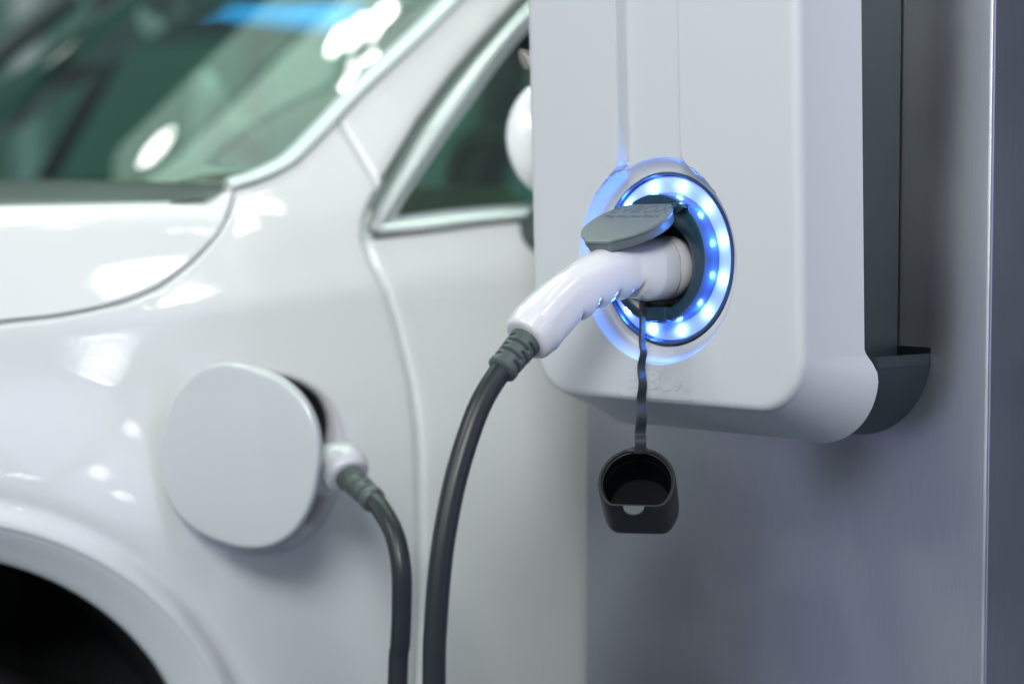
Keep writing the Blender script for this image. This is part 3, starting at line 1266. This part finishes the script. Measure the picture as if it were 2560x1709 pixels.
# hood: same flank as the wing, rolled over to the top
def hood_mesh():
    seam = S(SEAM_HOOD)
    su = np.array([p[0] for p in seam]); sz = np.array([p[1] for p in seam])
    pl = np.array(spline([(a, b) for a, b in seam], 60))
    mb = MB()
    rows = []
    us = []
    for (u, z0) in pl:
        ztop = 1.1465 + 0.022 * u
        zr = max(z0 + 0.0035, ztop - 0.034)
        row = []
        g = 0.0025
        row.append((u - 0.002, W(u, z0) + 0.016, z0 + g * 0.5))
        row.append((u - 0.002, W(u, z0) + 0.003, z0 + g * 0.6))
        row.append((u - 0.0015, W(u, z0) + 0.0008, z0 + g * 0.9))
        for t in np.linspace(0.03, 1, 16):
            z = z0 + g + (zr - z0 - g) * t
            row.append((u, W(u, z), z))
        wr = W(u, zr)
        sl = (W(u, zr) - W(u, zr - 0.004)) / 0.004
        a0 = atan2(1, sl)
        R = min(0.045, max(0.006, (ztop + 0.002 - zr) * 1.3))
        # turn from the flank to almost level
        w, z = wr, zr
        a = a0
        for k in range(16):
            a = a0 + (radians(1.5) - a0) * (k + 1) / 16
            st = R * (a0 - radians(1.5)) / 16
            w += st * cos(a); z += st * sin(a)
            row.append((u, w, z))
        for k in range(12):
            st = 0.06
            w += st; z += st * math.tan(radians(1.5) * (1 - k / 6))
            row.append((u, w, z))
        rows.append(row)
    mb.grid(rows)
    return mb.build('hood', M['paint'], car)


hood_mesh()

# cowl between hood and windscreen
E_ = [to_car(np.array(from_car(u, W(u, z), z))) for u, z in S(A_OUT)]
EDGE = spline(S(A_OUT), 46)


def bulge(s, amt=0.20):
    q = (s - 0.72) / 0.72
    return -amt * (1 - q * q)


_e = np.array(EDGE)[22:]
_k = np.polyfit(_e[:, 1], _e[:, 0], 1)                   # straight rake of the glass


def wind_row(u, z, off=0.0, du=0.0):
    w0 = W(u, z)
    n = 40
    up = np.polyval(_k, z)
    row = []
    for k in range(n):
        s_ = 1.44 * (k / (n - 1)) ** 1.35
        f = smooth01(s_ / 0.10)
        row.append((u + (up - u) * f + bulge(s_) + du, w0 + 0.012 + off + (1.44 - 2 * w0) * s_ / 1.44, z - 0.004 + 0.012 * sin(pi * s_ / 1.44)))
    return row


mb = MB()
mb.grid([wind_row(u, z) for u, z in EDGE])
mb.build('windscreen', M['glass'], car)
# moulding along the windscreen edge
mb = MB()
rows = []
for i, (u, z) in enumerate(EDGE):
    t = np.array(EDGE[min(i + 1, 45)]) - np.array(EDGE[max(i - 1, 0)])
    t /= np.linalg.norm(t)
    nrm = np.array([-t[1], t[0]])
    row = []
    for d, dw in ((-0.0005, 0.012), (0.0, -0.001), (0.002, -0.004), (0.006, -0.003), (0.0085, 0.004), (0.009, 0.02)):
        uu, zz = u + nrm[0] * d, z + nrm[1] * d
        row.append((uu, W(uu, zz) + dw, zz))
    rows.append(row)
mb.grid(rows)
mb.build('windscreen_moulding', M['trim_grey'], car)
mb = MB()
u0, z0 = EDGE[0]
w0 = W(u0, z0)
cw0 = [(x - 0.004, y - 0.004, z + 0.010) for x, y, z in wind_row(u0, z0)]
cw1 = [(x - 0.010, y - 0.004, z + 0.002) for x, y, z in wind_row(u0, z0)]
cw2 = [(x - 0.10, y, z - 0.020) for x, y, z in wind_row(u0, z0)]
cw3 = [(x - 0.13, y, z - 0.07) for x, y, z in wind_row(u0, z0)]
mb.grid([cw0, cw1, cw2, cw3])
mb.build('cowl_panel', M['dark_trim'], car)

# door below the window
BELT_LO = [(937, 594), (1010, 585), (1084, 577), (1201, 561), (1328, 547), (1500, 528), (1900, 490)]
BELT_HI = [(986, 541), (1060, 531), (1131, 523), (1230, 516), (1328, 509), (1500, 495), (1900, 462)]
dl = S(SEAM_DOOR[3:])
door = S(BELT_LO) + [(1.05, 1.0), (1.05, 0.42), (dl[-1][0], 0.42)] + list(reversed(dl))
panel('front_door', door, W, M['paint'], car, grid=0.014)
# the tall dark seal beside the pillar, chrome frame, grey inner frame, glass
def strip(name, px_a, px_b, mat, out, parent=None, n=40, thick=0.012):
    A, B = spline(S(px_a), n), spline(S(px_b), n)
    mb = MB()
    rows = []
    for a, b in zip(A, B):
        row = []
        for t, o in ((0, thick), (0.0, 0.001 - out * 0.2), (0.12, -out * 0.8), (0.35, -out), (0.65, -out), (0.88, -out * 0.8), (1.0, 0.001 - out * 0.2), (1, thick)):
            u, z = a + (b - a) * t
            row.append((u, W(u, z) + o, z))
        rows.append(row)
    mb.grid(rows)
    return mb.build(name, mat, parent or car)


SEAL_A = [(930, 520), (953, 477), (987, 419), (1055, 306), (1140, 191), (1208, 112), (1311, 0), (1480, -170)]
CHR_A = [(924, 575), (948, 515), (995, 436), (1068, 315), (1150, 205), (1222, 118), (1325, 6), (1494, -160)]
CHR_B = [(952, 575), (976, 530), (1036, 439), (1098, 348), (1166, 250), (1246, 134), (1340, 26), (1508, -140)]
INN_B = [(990, 545), (1010, 508), (1062, 428), (1118, 345), (1186, 250), (1262, 144), (1356, 40), (1524, -124)]
strip('door_seal', SEAL_A, CHR_A, M['seal'], 0.0, thick=0.02)
strip('chrome_trim', CHR_A, CHR_B, M['chrome'], 0.005)
strip('window_frame', CHR_B, INN_B, M['trim_grey'], -0.004)
LO_A = [(930, 592), (1010, 585), (1084, 577), (1201, 561), (1328, 547), (1500, 528), (1900, 490)]
LO_B = [(945, 560), (1015, 553), (1090, 545), (1205, 533), (1328, 525), (1500, 509), (1900, 474)]
strip('chrome_trim', LO_A, LO_B, M['chrome'], 0.005)
strip('window_frame', LO_B, [(986, 544), (1040, 535), (1131, 524), (1230, 516), (1328, 509), (1500, 494), (1900, 460)], M['trim_grey'], -0.003)
gl = S([(975, 555), (1012, 500), (1062, 424), (1118, 341), (1186, 246), (1262, 140), (1356, 36), (1524, -130)]) + [(1.0, 1.60), (1.05, 1.14)] + S([(1500, 505), (1200, 530)])
mb = MB()
pts = resample(gl, 0.03)
E2 = [(i, (i + 1) % len(pts)) for i in range(len(pts))]
P2 = [Vector(p) for p in pts]
uu = min(p[0] for p in pts)
while uu < 1.05:
    zz = 1.05
    while zz < 1.62:
        if inside(offset_poly(pts, 0.012), uu, zz): P2.append(Vector((uu, zz)))
        zz += 0.03
    uu += 0.03
vo, eo, fo, _, _, _ = delaunay_2d_cdt(P2, E2, [], 1, 1e-5)
mb.add([(v.x, W(v.x, v.y) + 0.010, v.y) for v in vo], [tuple(f) for f in fo if inside(pts, sum(vo[i].x for i in f) / 3, sum(vo[i].y for i in f) / 3)])
mb.build('side_window', M['glass'], car)

# wing mirror
mm = empty('wing_mirror', (0, 0, 0))
bpy.data.objects.remove(mm)
Mc = to_car(at(1392, 345, 1.86))
mb = MB()
rows = []
for i in range(15):
    a = -pi / 2 + pi * i / 14
    rows.append([(Mc[0] + 0.052 * cos(a) * cos(b) * (1.0 if cos(b) < 0 else 0.7), Mc[1] + 0.030 * cos(a) * sin(b), Mc[2] + 0.056 * sin(a)) for b in np.linspace(0, 2 * pi, 28, endpoint=False)])
mb.grid(rows, close_u=True)
mir = mb.build('wing_mirror', M['paint'], car)
mb = MB()
fa, fb_ = side(1340, 600), side(1340, 500)
foot = spline([(fa[0] + 0.01, W(*fa) + 0.02, fa[1] + 0.004), (fa[0] + 0.006, W(*fa) - 0.035, fa[1] + 0.018), (Mc[0] + 0.022, Mc[1] + 0.01, Mc[2] - 0.035)], 16)
tube(mb, foot, lambda t, a: 0.026 - 0.006 * t, 20, (1, 0, 0))
mb.build('mirror_foot', M['dark_trim'], mir)

fm = to_car(at(545, 300, 3.32))
mb = MB()
tri = [(-0.050, -0.062), (0.062, -0.052), (0.070, -0.020), (0.020, 0.020), (-0.010, 0.075), (-0.030, 0.070)]
tri = [tuple(p) for p in spline([(a, b) for a, b in tri + tri[:1]], 40)[:-1]]
rows = []
for sc_, dy in ((0.2, -0.030), (0.7, -0.026), (0.93, -0.014), (1.0, 0.0), (0.95, 0.02), (0.6, 0.024)):
    rows.append([(fm[0] + (a * 0.866 + 0.0) * sc_, fm[1] + dy - a * 0.5 * sc_, fm[2] + b * sc_) for a, b in tri])
mb.grid(rows, close_u=True)
mb.cap(rows[0]); mb.cap(rows[-1], True)
mb.build('wing_mirror', M['paint'], car)

# roof, far side, cabin
ZR = EDGE[-1][1]
mb = MB()
top = wind_row(*EDGE[-1])
rows = [top] + [[(x + d, y, z + h) for x, y, z in top] for d, h in ((0.1, 0.03), (0.5, 0.06), (1.2, 0.06), (2.0, -0.02))]
mb.grid(rows)
mb.build('roof', M['paint'], car)
FAR = 1.46
mb = MB()
mb.grid([[(u, FAR - WP(z - 1.05) * 1.0 if z > 1.05 else FAR, z) for u in np.linspace(-0.6, 2.2, 12)] for z in (0.35, 0.6, 0.9, 1.05, 1.12)])
far = mb.build('far_side', M['paint'], car)


def bar(mb, a, b, r):
    tube(mb, np.array([a, (np.array(a) + np.array(b)) / 2, b]), r, 10, (0.3, 0.5, 0.8))


mb = MB()
e0_, e1_ = EDGE[2], EDGE[-1]
bar(mb, (e0_[0] - 0.12, FAR - 0.05, e0_[1]), (e1_[0] - 0.16, FAR - 0.2, e1_[1] + 0.03), 0.02)
bar(mb, (0.20, FAR - 0.05, 1.10), (0.37, FAR - 0.15, 1.44), 0.014)
mb.build('far_pillar', M['dark_trim'], car)
mb = MB()
bar(mb, (1.02, FAR - 0.05, 1.10), (1.08, FAR - 0.17, 1.62), 0.04)
mb.build('door_pillar', M['dark_trim'], car)
mb = MB()
bar(mb, (1.05, 0.10, 1.08), (1.0, 0.22, 1.60), 0.035)
mb.build('door_pillar', M['dark_trim'], car)
mb = MB()
rows = []
for w in np.linspace(0.10, 1.32, 14):
    q = bulge(w)
    dr = -0.07 * smooth01((0.30 - w) / 0.16) + 0.030 * smooth01((w - 0.5) / 0.2)
    rows.append([(u0 + 0.03 + q, w, z0 - 0.04), (u0 + 0.20 + q * 0.6, w, z0 - 0.005 + dr), (u0 + 0.42, w, z0 + 0.012 + dr), (u0 + 0.52, w, z0 - 0.04 + dr), (u0 + 0.53, w, z0 - 0.30)])
mb.grid(rows)
mb.build('dashboard', M['dash'], car)
for w in (0.36, 1.05):
    mb = MB()
    rows = []
    for t, hw_, th in ((0, 0.25, 0.07), (0.15, 0.26, 0.08), (0.6, 0.25, 0.08), (0.78, 0.20, 0.07), (0.80, 0.10, 0.05), (0.84, 0.13, 0.06), (0.97, 0.12, 0.05), (1.0, 0.08, 0.02)):
        cx, cz = 1.04 + 0.20 * t, 0.70 + 0.58 * t
        rows.append([(cx + th * sin(a) * 0.9, w + hw_ * math.copysign(abs(cos(a)) ** 0.6, cos(a)), cz) for a in np.linspace(0, 2 * pi, 24, endpoint=False)])
    mb.grid(rows, close_u=True)
    mb.cap(rows[-1], True)
    mb.build('seat', M['seat'], car)
mb = MB()
sc = Vector((0.56, 0.40, 1.06))
sax = Vector((0.9, 0, 0.42)).normalized()
s1 = Vector((0, 1, 0)); s2 = sax.cross(s1)
path = [sc + s1 * 0.18 * cos(a) + s2 * 0.18 * sin(a) for a in np.linspace(0, 2 * pi, 40)]
tube(mb, path, 0.014, 10, tuple(sax), caps=False)
mb.box(sc, (0.05, 0.12, 0.10))
mb.box(sc, (0.02, 0.34, 0.03))
mb.build('steering_wheel', M['dark_trim'], car)
mb = MB()
mb.grid([[(u, w, 0.32) for w in np.linspace(0.12, 1.36, 6)] for u in np.linspace(-0.9, 2.2, 8)])
mb.build('underbody', M['black'], car)
mb = MB()
mb.grid([[(2.2, w, z) for w in np.linspace(0.02, 1.44, 5)] for z in (0.32, 0.8, 1.12)])
mb.build('rear_panel', M['paint'], car)
mb = MB()
mb.grid([[(u0 + 0.02 + bulge(w), w, z) for w in np.linspace(0.08, 1.36, 12)] for z in (0.32, 0.7, z0 - 0.03)])
mb.build('bulkhead', M['black'], car)

# charge port: rim, well, socket face
mb = MB()
rows = []
nP = len(PORT)
wide = [0.5 - 0.5 * sin(2 * pi * k / nP + 0.25) for k in range(nP)]      # the rim is broader below
for q, dw in ((0.0, 0.0006), (0.0008, -0.0012), (0.0024, -0.0015), (0.0040, 0.0008), (0.0052, 0.006), (0.006, 0.02), (0.007, 0.045)):
    pa, pb_ = offset_poly(PORT, q), offset_poly(PORT, q * 2.6)
    rows.append([(a[0] + (b[0] - a[0]) * f, W(*p0) + dw, a[1] + (b[1] - a[1]) * f) for a, b, f, p0 in zip(pa, pb_, wide, PORT)])
mb.grid(rows, close_u=True)
port = mb.build('charge_port', M['gloss'], car)
mb = MB()
pl = offset_poly(PORT, 0.0050)
rows = [[(p[0], W(*p) + 0.004, p[1]) for p in pl], [(p[0], 0.045, p[1]) for p in offset_poly(PORT, 0.014)]]
mb.grid(rows, close_u=True)
mb.cap(rows[1])
mb.build('port_well', M['black'], port)
# flap: hinged at its front edge, swung out
HPU = side(400, 1124)
hg = np.array([HPU[0] - 0.002, W(*HPU) - 0.012])
FA = radians(54)
fdir = np.array([cos(FA), -sin(FA)])
fn = np.array([-sin(FA), -cos(FA)])                          # outwards
FW_, FH_ = 0.0788, 0.0785
fl = squircle((0, 0), FW_, FH_, 2.35, 96, -0.22)
mb = MB()
rows = []


def flpt(x, z, h):
    q = hg + fdir * (FW_ + x) + fn * h
    return (q[0], q[1], HPU[1] + z)


def crown(x, z):
    return 0.0050 * (1 - (x / FW_) ** 2) * 0.6 + 0.004 * (1 - (z / FH_) ** 2)


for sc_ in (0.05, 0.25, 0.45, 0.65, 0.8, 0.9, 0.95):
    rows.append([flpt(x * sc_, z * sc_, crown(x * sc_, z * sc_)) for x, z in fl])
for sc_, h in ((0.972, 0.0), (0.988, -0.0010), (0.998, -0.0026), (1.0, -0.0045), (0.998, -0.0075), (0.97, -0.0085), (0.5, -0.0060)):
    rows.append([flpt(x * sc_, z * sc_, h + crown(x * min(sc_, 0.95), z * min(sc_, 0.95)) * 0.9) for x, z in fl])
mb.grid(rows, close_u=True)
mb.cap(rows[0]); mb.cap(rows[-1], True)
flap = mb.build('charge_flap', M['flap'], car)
mb = MB()
tube(mb, spline([(hg[0] + 0.05, 0.03, PC[1]), (hg[0] + 0.022, 0.004, PC[1]), (hg[0] + 0.03, -0.022, PC[1])], 12), 0.008, 10, (0, 0, 1))
mb.build('flap_hinge', M['dark_trim'], flap)

# ------------------------------------------------------------------ plug in the car and the cable between
PU = PC[0] + 0.024


def px_on_car(x, y, u=None):
    u = PU if u is None else u
    q = to_car(on_plane(x, y, C0 + CR * u, CR))
    return q


def car2cab(q):
    return local(from_car(*q))


k0 = px_on_car(868, 1186)
k1 = px_on_car(938, 1254)
ks = px_on_car(905, 1218)
cl2 = [(0.010, PC[1] - 0.004), (-0.035, PC[1] - 0.008), (0.5 * (-0.04 + k0[1]), 0.5 * (PC[1] + k0[2]) + 0.001), (k0[1] + 0.012, k0[2] + 0.006), (k0[1], k0[2])]
rad_u = [0.0235, 0.0232, 0.0225, 0.0212, 0.0190]
rows, P_, T_ = handle_mesh(cl2, rad_u, rad_u, rad_u, n=50, m=40)
tail = [[P_[-1] + (np.array(p) - P_[-1]) * s + T_[-1] * d for p in rows[-1]] for s, d in ((0.975, 0.0012), (0.93, 0.0026), (0.86, 0.0032), (0.4, 0.0032))]
rows = rows + tail
mb = MB()
mb.grid([[car2cab((PU + p[0], p[1], p[2])) for p in r] for r in rows], close_u=True)
mb.cap([car2cab((PU + p[0], p[1], p[2])) for p in rows[-1]], True)
plug2 = mb.build('plug_handle', M['gloss'], cab)
boot(car2cab(k0), car2cab(k1), 0.0122, 0.0100, tuple(car2cab((1, 0, 0)) - car2cab((0, 0, 0))), plug2)

near = [b1 * 1.0 + (b0 - b1) * 0.3, b1] + [np.array((0.0, *px_on_sym(*q))) for q in ((1206, 1000), (1172, 1085), (1138, 1200), (1112, 1330), (1097, 1450), (1088, 1580), (1085, 1709))]
fl0 = -RO[2] + 0.010
near += [np.array((0.0, near[-1][1] - 0.002, -0.50)), np.array((0.0, near[-1][1] + 0.0, -0.80)), np.array((0.03, near[-1][1] - 0.03, fl0 + 0.06))]
carside = [car2cab(px_on_car(*q)) for q in ((955, 1276), (986, 1335), (1003, 1420), (1004, 1520), (1000, 1620), (994, 1709))]
carside = [car2cab(k1) * 0.7 + car2cab(k0) * 0.3, car2cab(k1)] + carside
g = car2cab(px_on_car(994, 1709))
g2 = from_car(PU - 0.0, to_car(RO + CT * g[0] + CB * g[1])[1] - 0.02, 0)
carside += [g + np.array((-0.005, -0.005, -0.25)), g + np.array((0.0, -0.02, -0.45)), np.array((g[0] + 0.01, g[1] - 0.05, fl0 + 0.05))]
loop = [np.array((0.10, near[-1][1] - 0.12, fl0)), np.array((0.05, near[-1][1] - 0.30, fl0)), np.array((-0.25, near[-1][1] - 0.30, fl0)), np.array((-0.38, near[-1][1] - 0.15, fl0))]
full = near + loop + list(reversed(carside))
mb = MB()
tube(mb, spline(full, 420), 0.0083, 24, (1, 0, 0))
mb.build('cable', M['cable'], cab)

# ---- strap and cap hanging from the plug
def sp(x, y, p):
    q = local(on_plane(x, y, RO + CB * p, CB))
    return np.array(q)


SY = px_on_sym(1605, 755)[0]
strap_px = [(1606, 742, 0), (1606, 800, 0), (1605, 858, 0.000), (1609, 880, -0.0035), (1603, 918, 0.0040), (1607, 959, -0.0035), (1603, 1003, 0.0050), (1604, 1041, -0.0035), (1601, 1083, 0.0050), (1601, 1104, -0.002), (1601, 1132, 0.002)]
wid = [0.0054, 0.0056, 0.0060, 0.0062, 0.0070, 0.0074, 0.0080, 0.0084, 0.0088, 0.0090, 0.0096]
tws = [50, 50, 44, 42, 36, 32, 26, 22, 16, 12, 8]
mb = MB()
rows = []
cw = None
pth = []
for (x, y, d), w_, tw in zip(strap_px, wid, tws):
    c = RO + CT * 0 + CB * SY
    P = on_plane(x, y, c, np.array([0.0, 1.0, 0.0]))
    P = P + np.array([0, d, 0])
    pth.append((P, w_, tw))
ctl = []
for i in range(len(pth) - 1):
    for t in (0.0, 0.22, 0.78):
        if t == 0.0 and 0 < i:
            continue
        ctl.append(np.r_[pth[i][0] * (1 - t) + pth[i + 1][0] * t, pth[i][1] * (1 - t) + pth[i + 1][1] * t, pth[i][2] * (1 - t) + pth[i + 1][2] * t])
ctl.append(np.r_[pth[-1][0], pth[-1][1], pth[-1][2]])
dense = [(q[:3], q[3], q[4]) for q in spline(ctl, 110)]
for i, (P, w_, tw) in enumerate(dense):
    a = radians(tw)
    wv = np.array([cos(a), sin(a), 0.0])
    t = dense[min(i + 1, len(dense) - 1)][0] - dense[max(i - 1, 0)][0]
    t /= np.linalg.norm(t)
    nv = np.cross(wv, t); nv /= np.linalg.norm(nv)
    th = 0.0011
    row = []
    for (sx, sn) in ((-1, -0.6), (-0.9, -1), (0.9, -1), (1, -0.6), (1, 0.6), (0.9, 1), (-0.9, 1), (-1, 0.6)):
        row.append(local(P + wv * sx * w_ / 2 + nv * sn * th))
    rows.append(row)
mb.grid(rows, close_u=True)
mb.cap(rows[0]); mb.cap(rows[-1], True)
mb.build('cap_strap', M['rubber'], cab)

# cap: D-shaped cup, mouth towards the viewer and up
mdir = np.array([-0.13, -0.80, 0.57]); mdir /= np.linalg.norm(mdir)
ex = np.cross(np.array([0, 0, 1.0]), mdir); ex /= np.linalg.norm(ex)      # to the right seen from outside
ez = np.cross(mdir, ex)
capc = on_plane(1592, 1203, dense[-1][0] + np.array([0, -0.004, 0]), np.array([0.0, 1.0, 0.0]))
RCAP, FLAT, RC2 = 0.0302, -0.0215, 0.0105


def d_outline(R, flat, rc, n=96):
    """circle with a flat chord below, corners rounded"""
    yc = flat + rc
    xc = sqrt((R - rc) ** 2 - yc ** 2)
    pts = []
    a_end = atan2(yc, xc)
    for k in range(n):
        a = a_end + (pi - 2 * a_end) * k / (n - 1)
        pts.append((R * cos(a), R * sin(a)))
    for k in range(1, 12):
        a = pi - a_end + (1.5 * pi - (pi - a_end)) * k / 11
        pts.append((-xc + rc * cos(a), yc + rc * sin(a)))
    for k in range(1, 12):
        pts.append((-xc + 2 * xc * k / 12, flat))
    for k in range(0, 11):
        a = 1.5 * pi + (a_end + 0.5 * pi) * k / 11
        pts.append((xc + rc * cos(a), yc + rc * sin(a)))
    return pts


def cp(x, z, d):
    return local(capc + ex * x + ez * z + mdir * d)


D = d_outline(RCAP, FLAT, RC2)
mb = MB()
rows = []
for s, d in ((0.70, -0.050), (0.90, -0.0498), (0.965, -0.0485), (0.99, -0.046), (0.995, -0.038), (1.0, -0.02), (1.0, -0.0012), (0.995, -0.0003), (0.985, 0.0), (0.925, 0.0), (0.912, -0.0006), (0.905, -0.0022), (0.885, -0.0024), (0.875, -0.003), (0.872, -0.014), (0.855, -0.0145), (0.85, -0.040), (0.80, -0.043), (0.5, -0.0435)):
    rows.append([cp(x * s, z * s, d) for x, z in D])
ni = 13                                                  # rows up to the inner step belong to the cup, the rest is its inside, coloured darker for shade
mb.grid(rows[:ni + 1], close_u=True)
mb.cap(rows[0])
capo = mb.build('protective_cap', M['cap'], cab)
mb = MB()
mb.grid(rows[ni:], close_u=True)
mb.cap(rows[-1], True)
mb.build('cap_inside_shade', M['cap_shade'], capo)
mb = MB()
hd = []
for k in range(15):
    a = pi + pi * k / 14
    hd.append((0.0082 * cos(a), 0.0072 * sin(a)))
o0 = [cp(x - 0.001, FLAT * 0.985 + z, 0.0002) for x, z in hd]
o1 = [cp(x - 0.001, FLAT * 0.985 + z, -0.0022) for x, z in hd]
mb.grid([o1, o0], close_u=True)
mb.cap(o0); mb.cap(o1, True)
mb.build('thumb_tab', M['boot'], capo)
mb = MB()
# flange where the strap joins the cap
a = cp(-0.0075, RCAP * 0.93, -0.003); b = cp(0.0075, RCAP * 0.93, -0.003)
pts8 = [cp(x, z, d) for d in (0.0004, -0.004) for x, z in ((-0.0115, 0.0262), (0.0115, 0.0262), (0.0060, 0.0302), (-0.0060, 0.0302))]
mb.add(pts8, [(0, 1, 2, 3), (7, 6, 5, 4), (0, 4, 5, 1), (1, 5, 6, 2), (2, 6, 7, 3), (3, 7, 4, 0)])
bevel_obj(mb.build('strap_root', M['rubber'], capo, smooth=False), 0.0006)

# ------------------------------------------------------------------ a pale post far behind the car
pq = at(70, 100, 6.8)
mb = MB()
prof_ = [(0.0565 * cos(2 * pi * k / 24), 0.0565 * sin(2 * pi * k / 24)) for k in range(24)]
mb.grid([[(x, y, z) for x, y in prof_] for z in (0.02, 1.2, 2.4, 3.3)], close_u=True)
mb.cap([(x, y, 3.3) for x, y in prof_], True)
mb.grid([[(x * 1.9, y * 1.9, z) for x, y in prof_] for z in (0.0, 0.02)], close_u=True)
mb.cap([(x * 1.9, y * 1.9, 0.02) for x, y in prof_], True)
post = tag(mb.build('post', M['post']), 'pale upright post standing far behind the car windscreen', 'post')
post.location = (pq[0], pq[1], 0)

# ------------------------------------------------------------------ blue lit sign on the far side of the car
sg = empty('light_sign', tuple(at(640, 12, 5.6) * np.array([1, 1, 0])), radians(8))
tag(sg, 'blue illuminated sign with swoosh, seen through the car windscreen', 'sign')
zc_ = at(640, 12, 5.6)[2]
mb = MB()
mb.box((0, 0.03, zc_ + 0.15), (0.9, 0.03, 0.50))
mb.box((0, 0.03, zc_ / 2 - 0.05), (0.06, 0.03, zc_ - 0.1))
mb.build('sign_board', M['sign_dark'], sg, smooth=False)
mb = MB()
sw = spline([(-0.12, 0.06), (-0.19, 0.10), (-0.24, 0.07), (-0.25, 0.03), (-0.20, 0.0), (-0.10, 0.0), (0.02, 0.03), (0.12, 0.07)], 40)
rows = []
for i, (x, z) in enumerate(sw):
    h = 0.006 + 0.016 * sin(pi * i / 39)
    rows.append([(x, 0.0, zc_ + z - h), (x, -0.006, zc_ + z), (x, 0.0, zc_ + z + h)])
mb.grid(rows)
mb.build('swoosh', M['sign'], sg)
mb = MB()
for r_ in range(5):
    x = -0.10 + 0.03 * r_ * 0
    z = zc_ - 0.030 + r_ * 0.022
    xe = 0.24 + 0.02 * r_
    x = -0.08 + r_ * 0.018
    while x < xe:
        w_ = random.uniform(0.008, 0.022)
        mb.box((x + w_ / 2, 0.008, z - 0.10 * x), (w_ * 0.85, 0.008, 0.016))
        x += w_
tag(mb.build('sign_lettering', M['sign'], sg, smooth=False), kind='stuff')

# ------------------------------------------------------------------ a few dark fibres caught under the charger
mb = MB()
for (pts_) in ([(2215, 1068), (2238, 1076), (2262, 1072), (2290, 1055), (2308, 1042)], [(2232, 1060), (2236, 1072), (2256, 1078), (2268, 1066)], [(2240, 1070), (2262, 1077), (2270, 1066)]):
    tube(mb, spline([local(on_plane(x, y, RO + CB * (WALL - 0.002), CB)) for x, y in pts_], 24), 0.00022, 6, (0, 1, 0))
mb.build('fibre', M['hair'], pil)
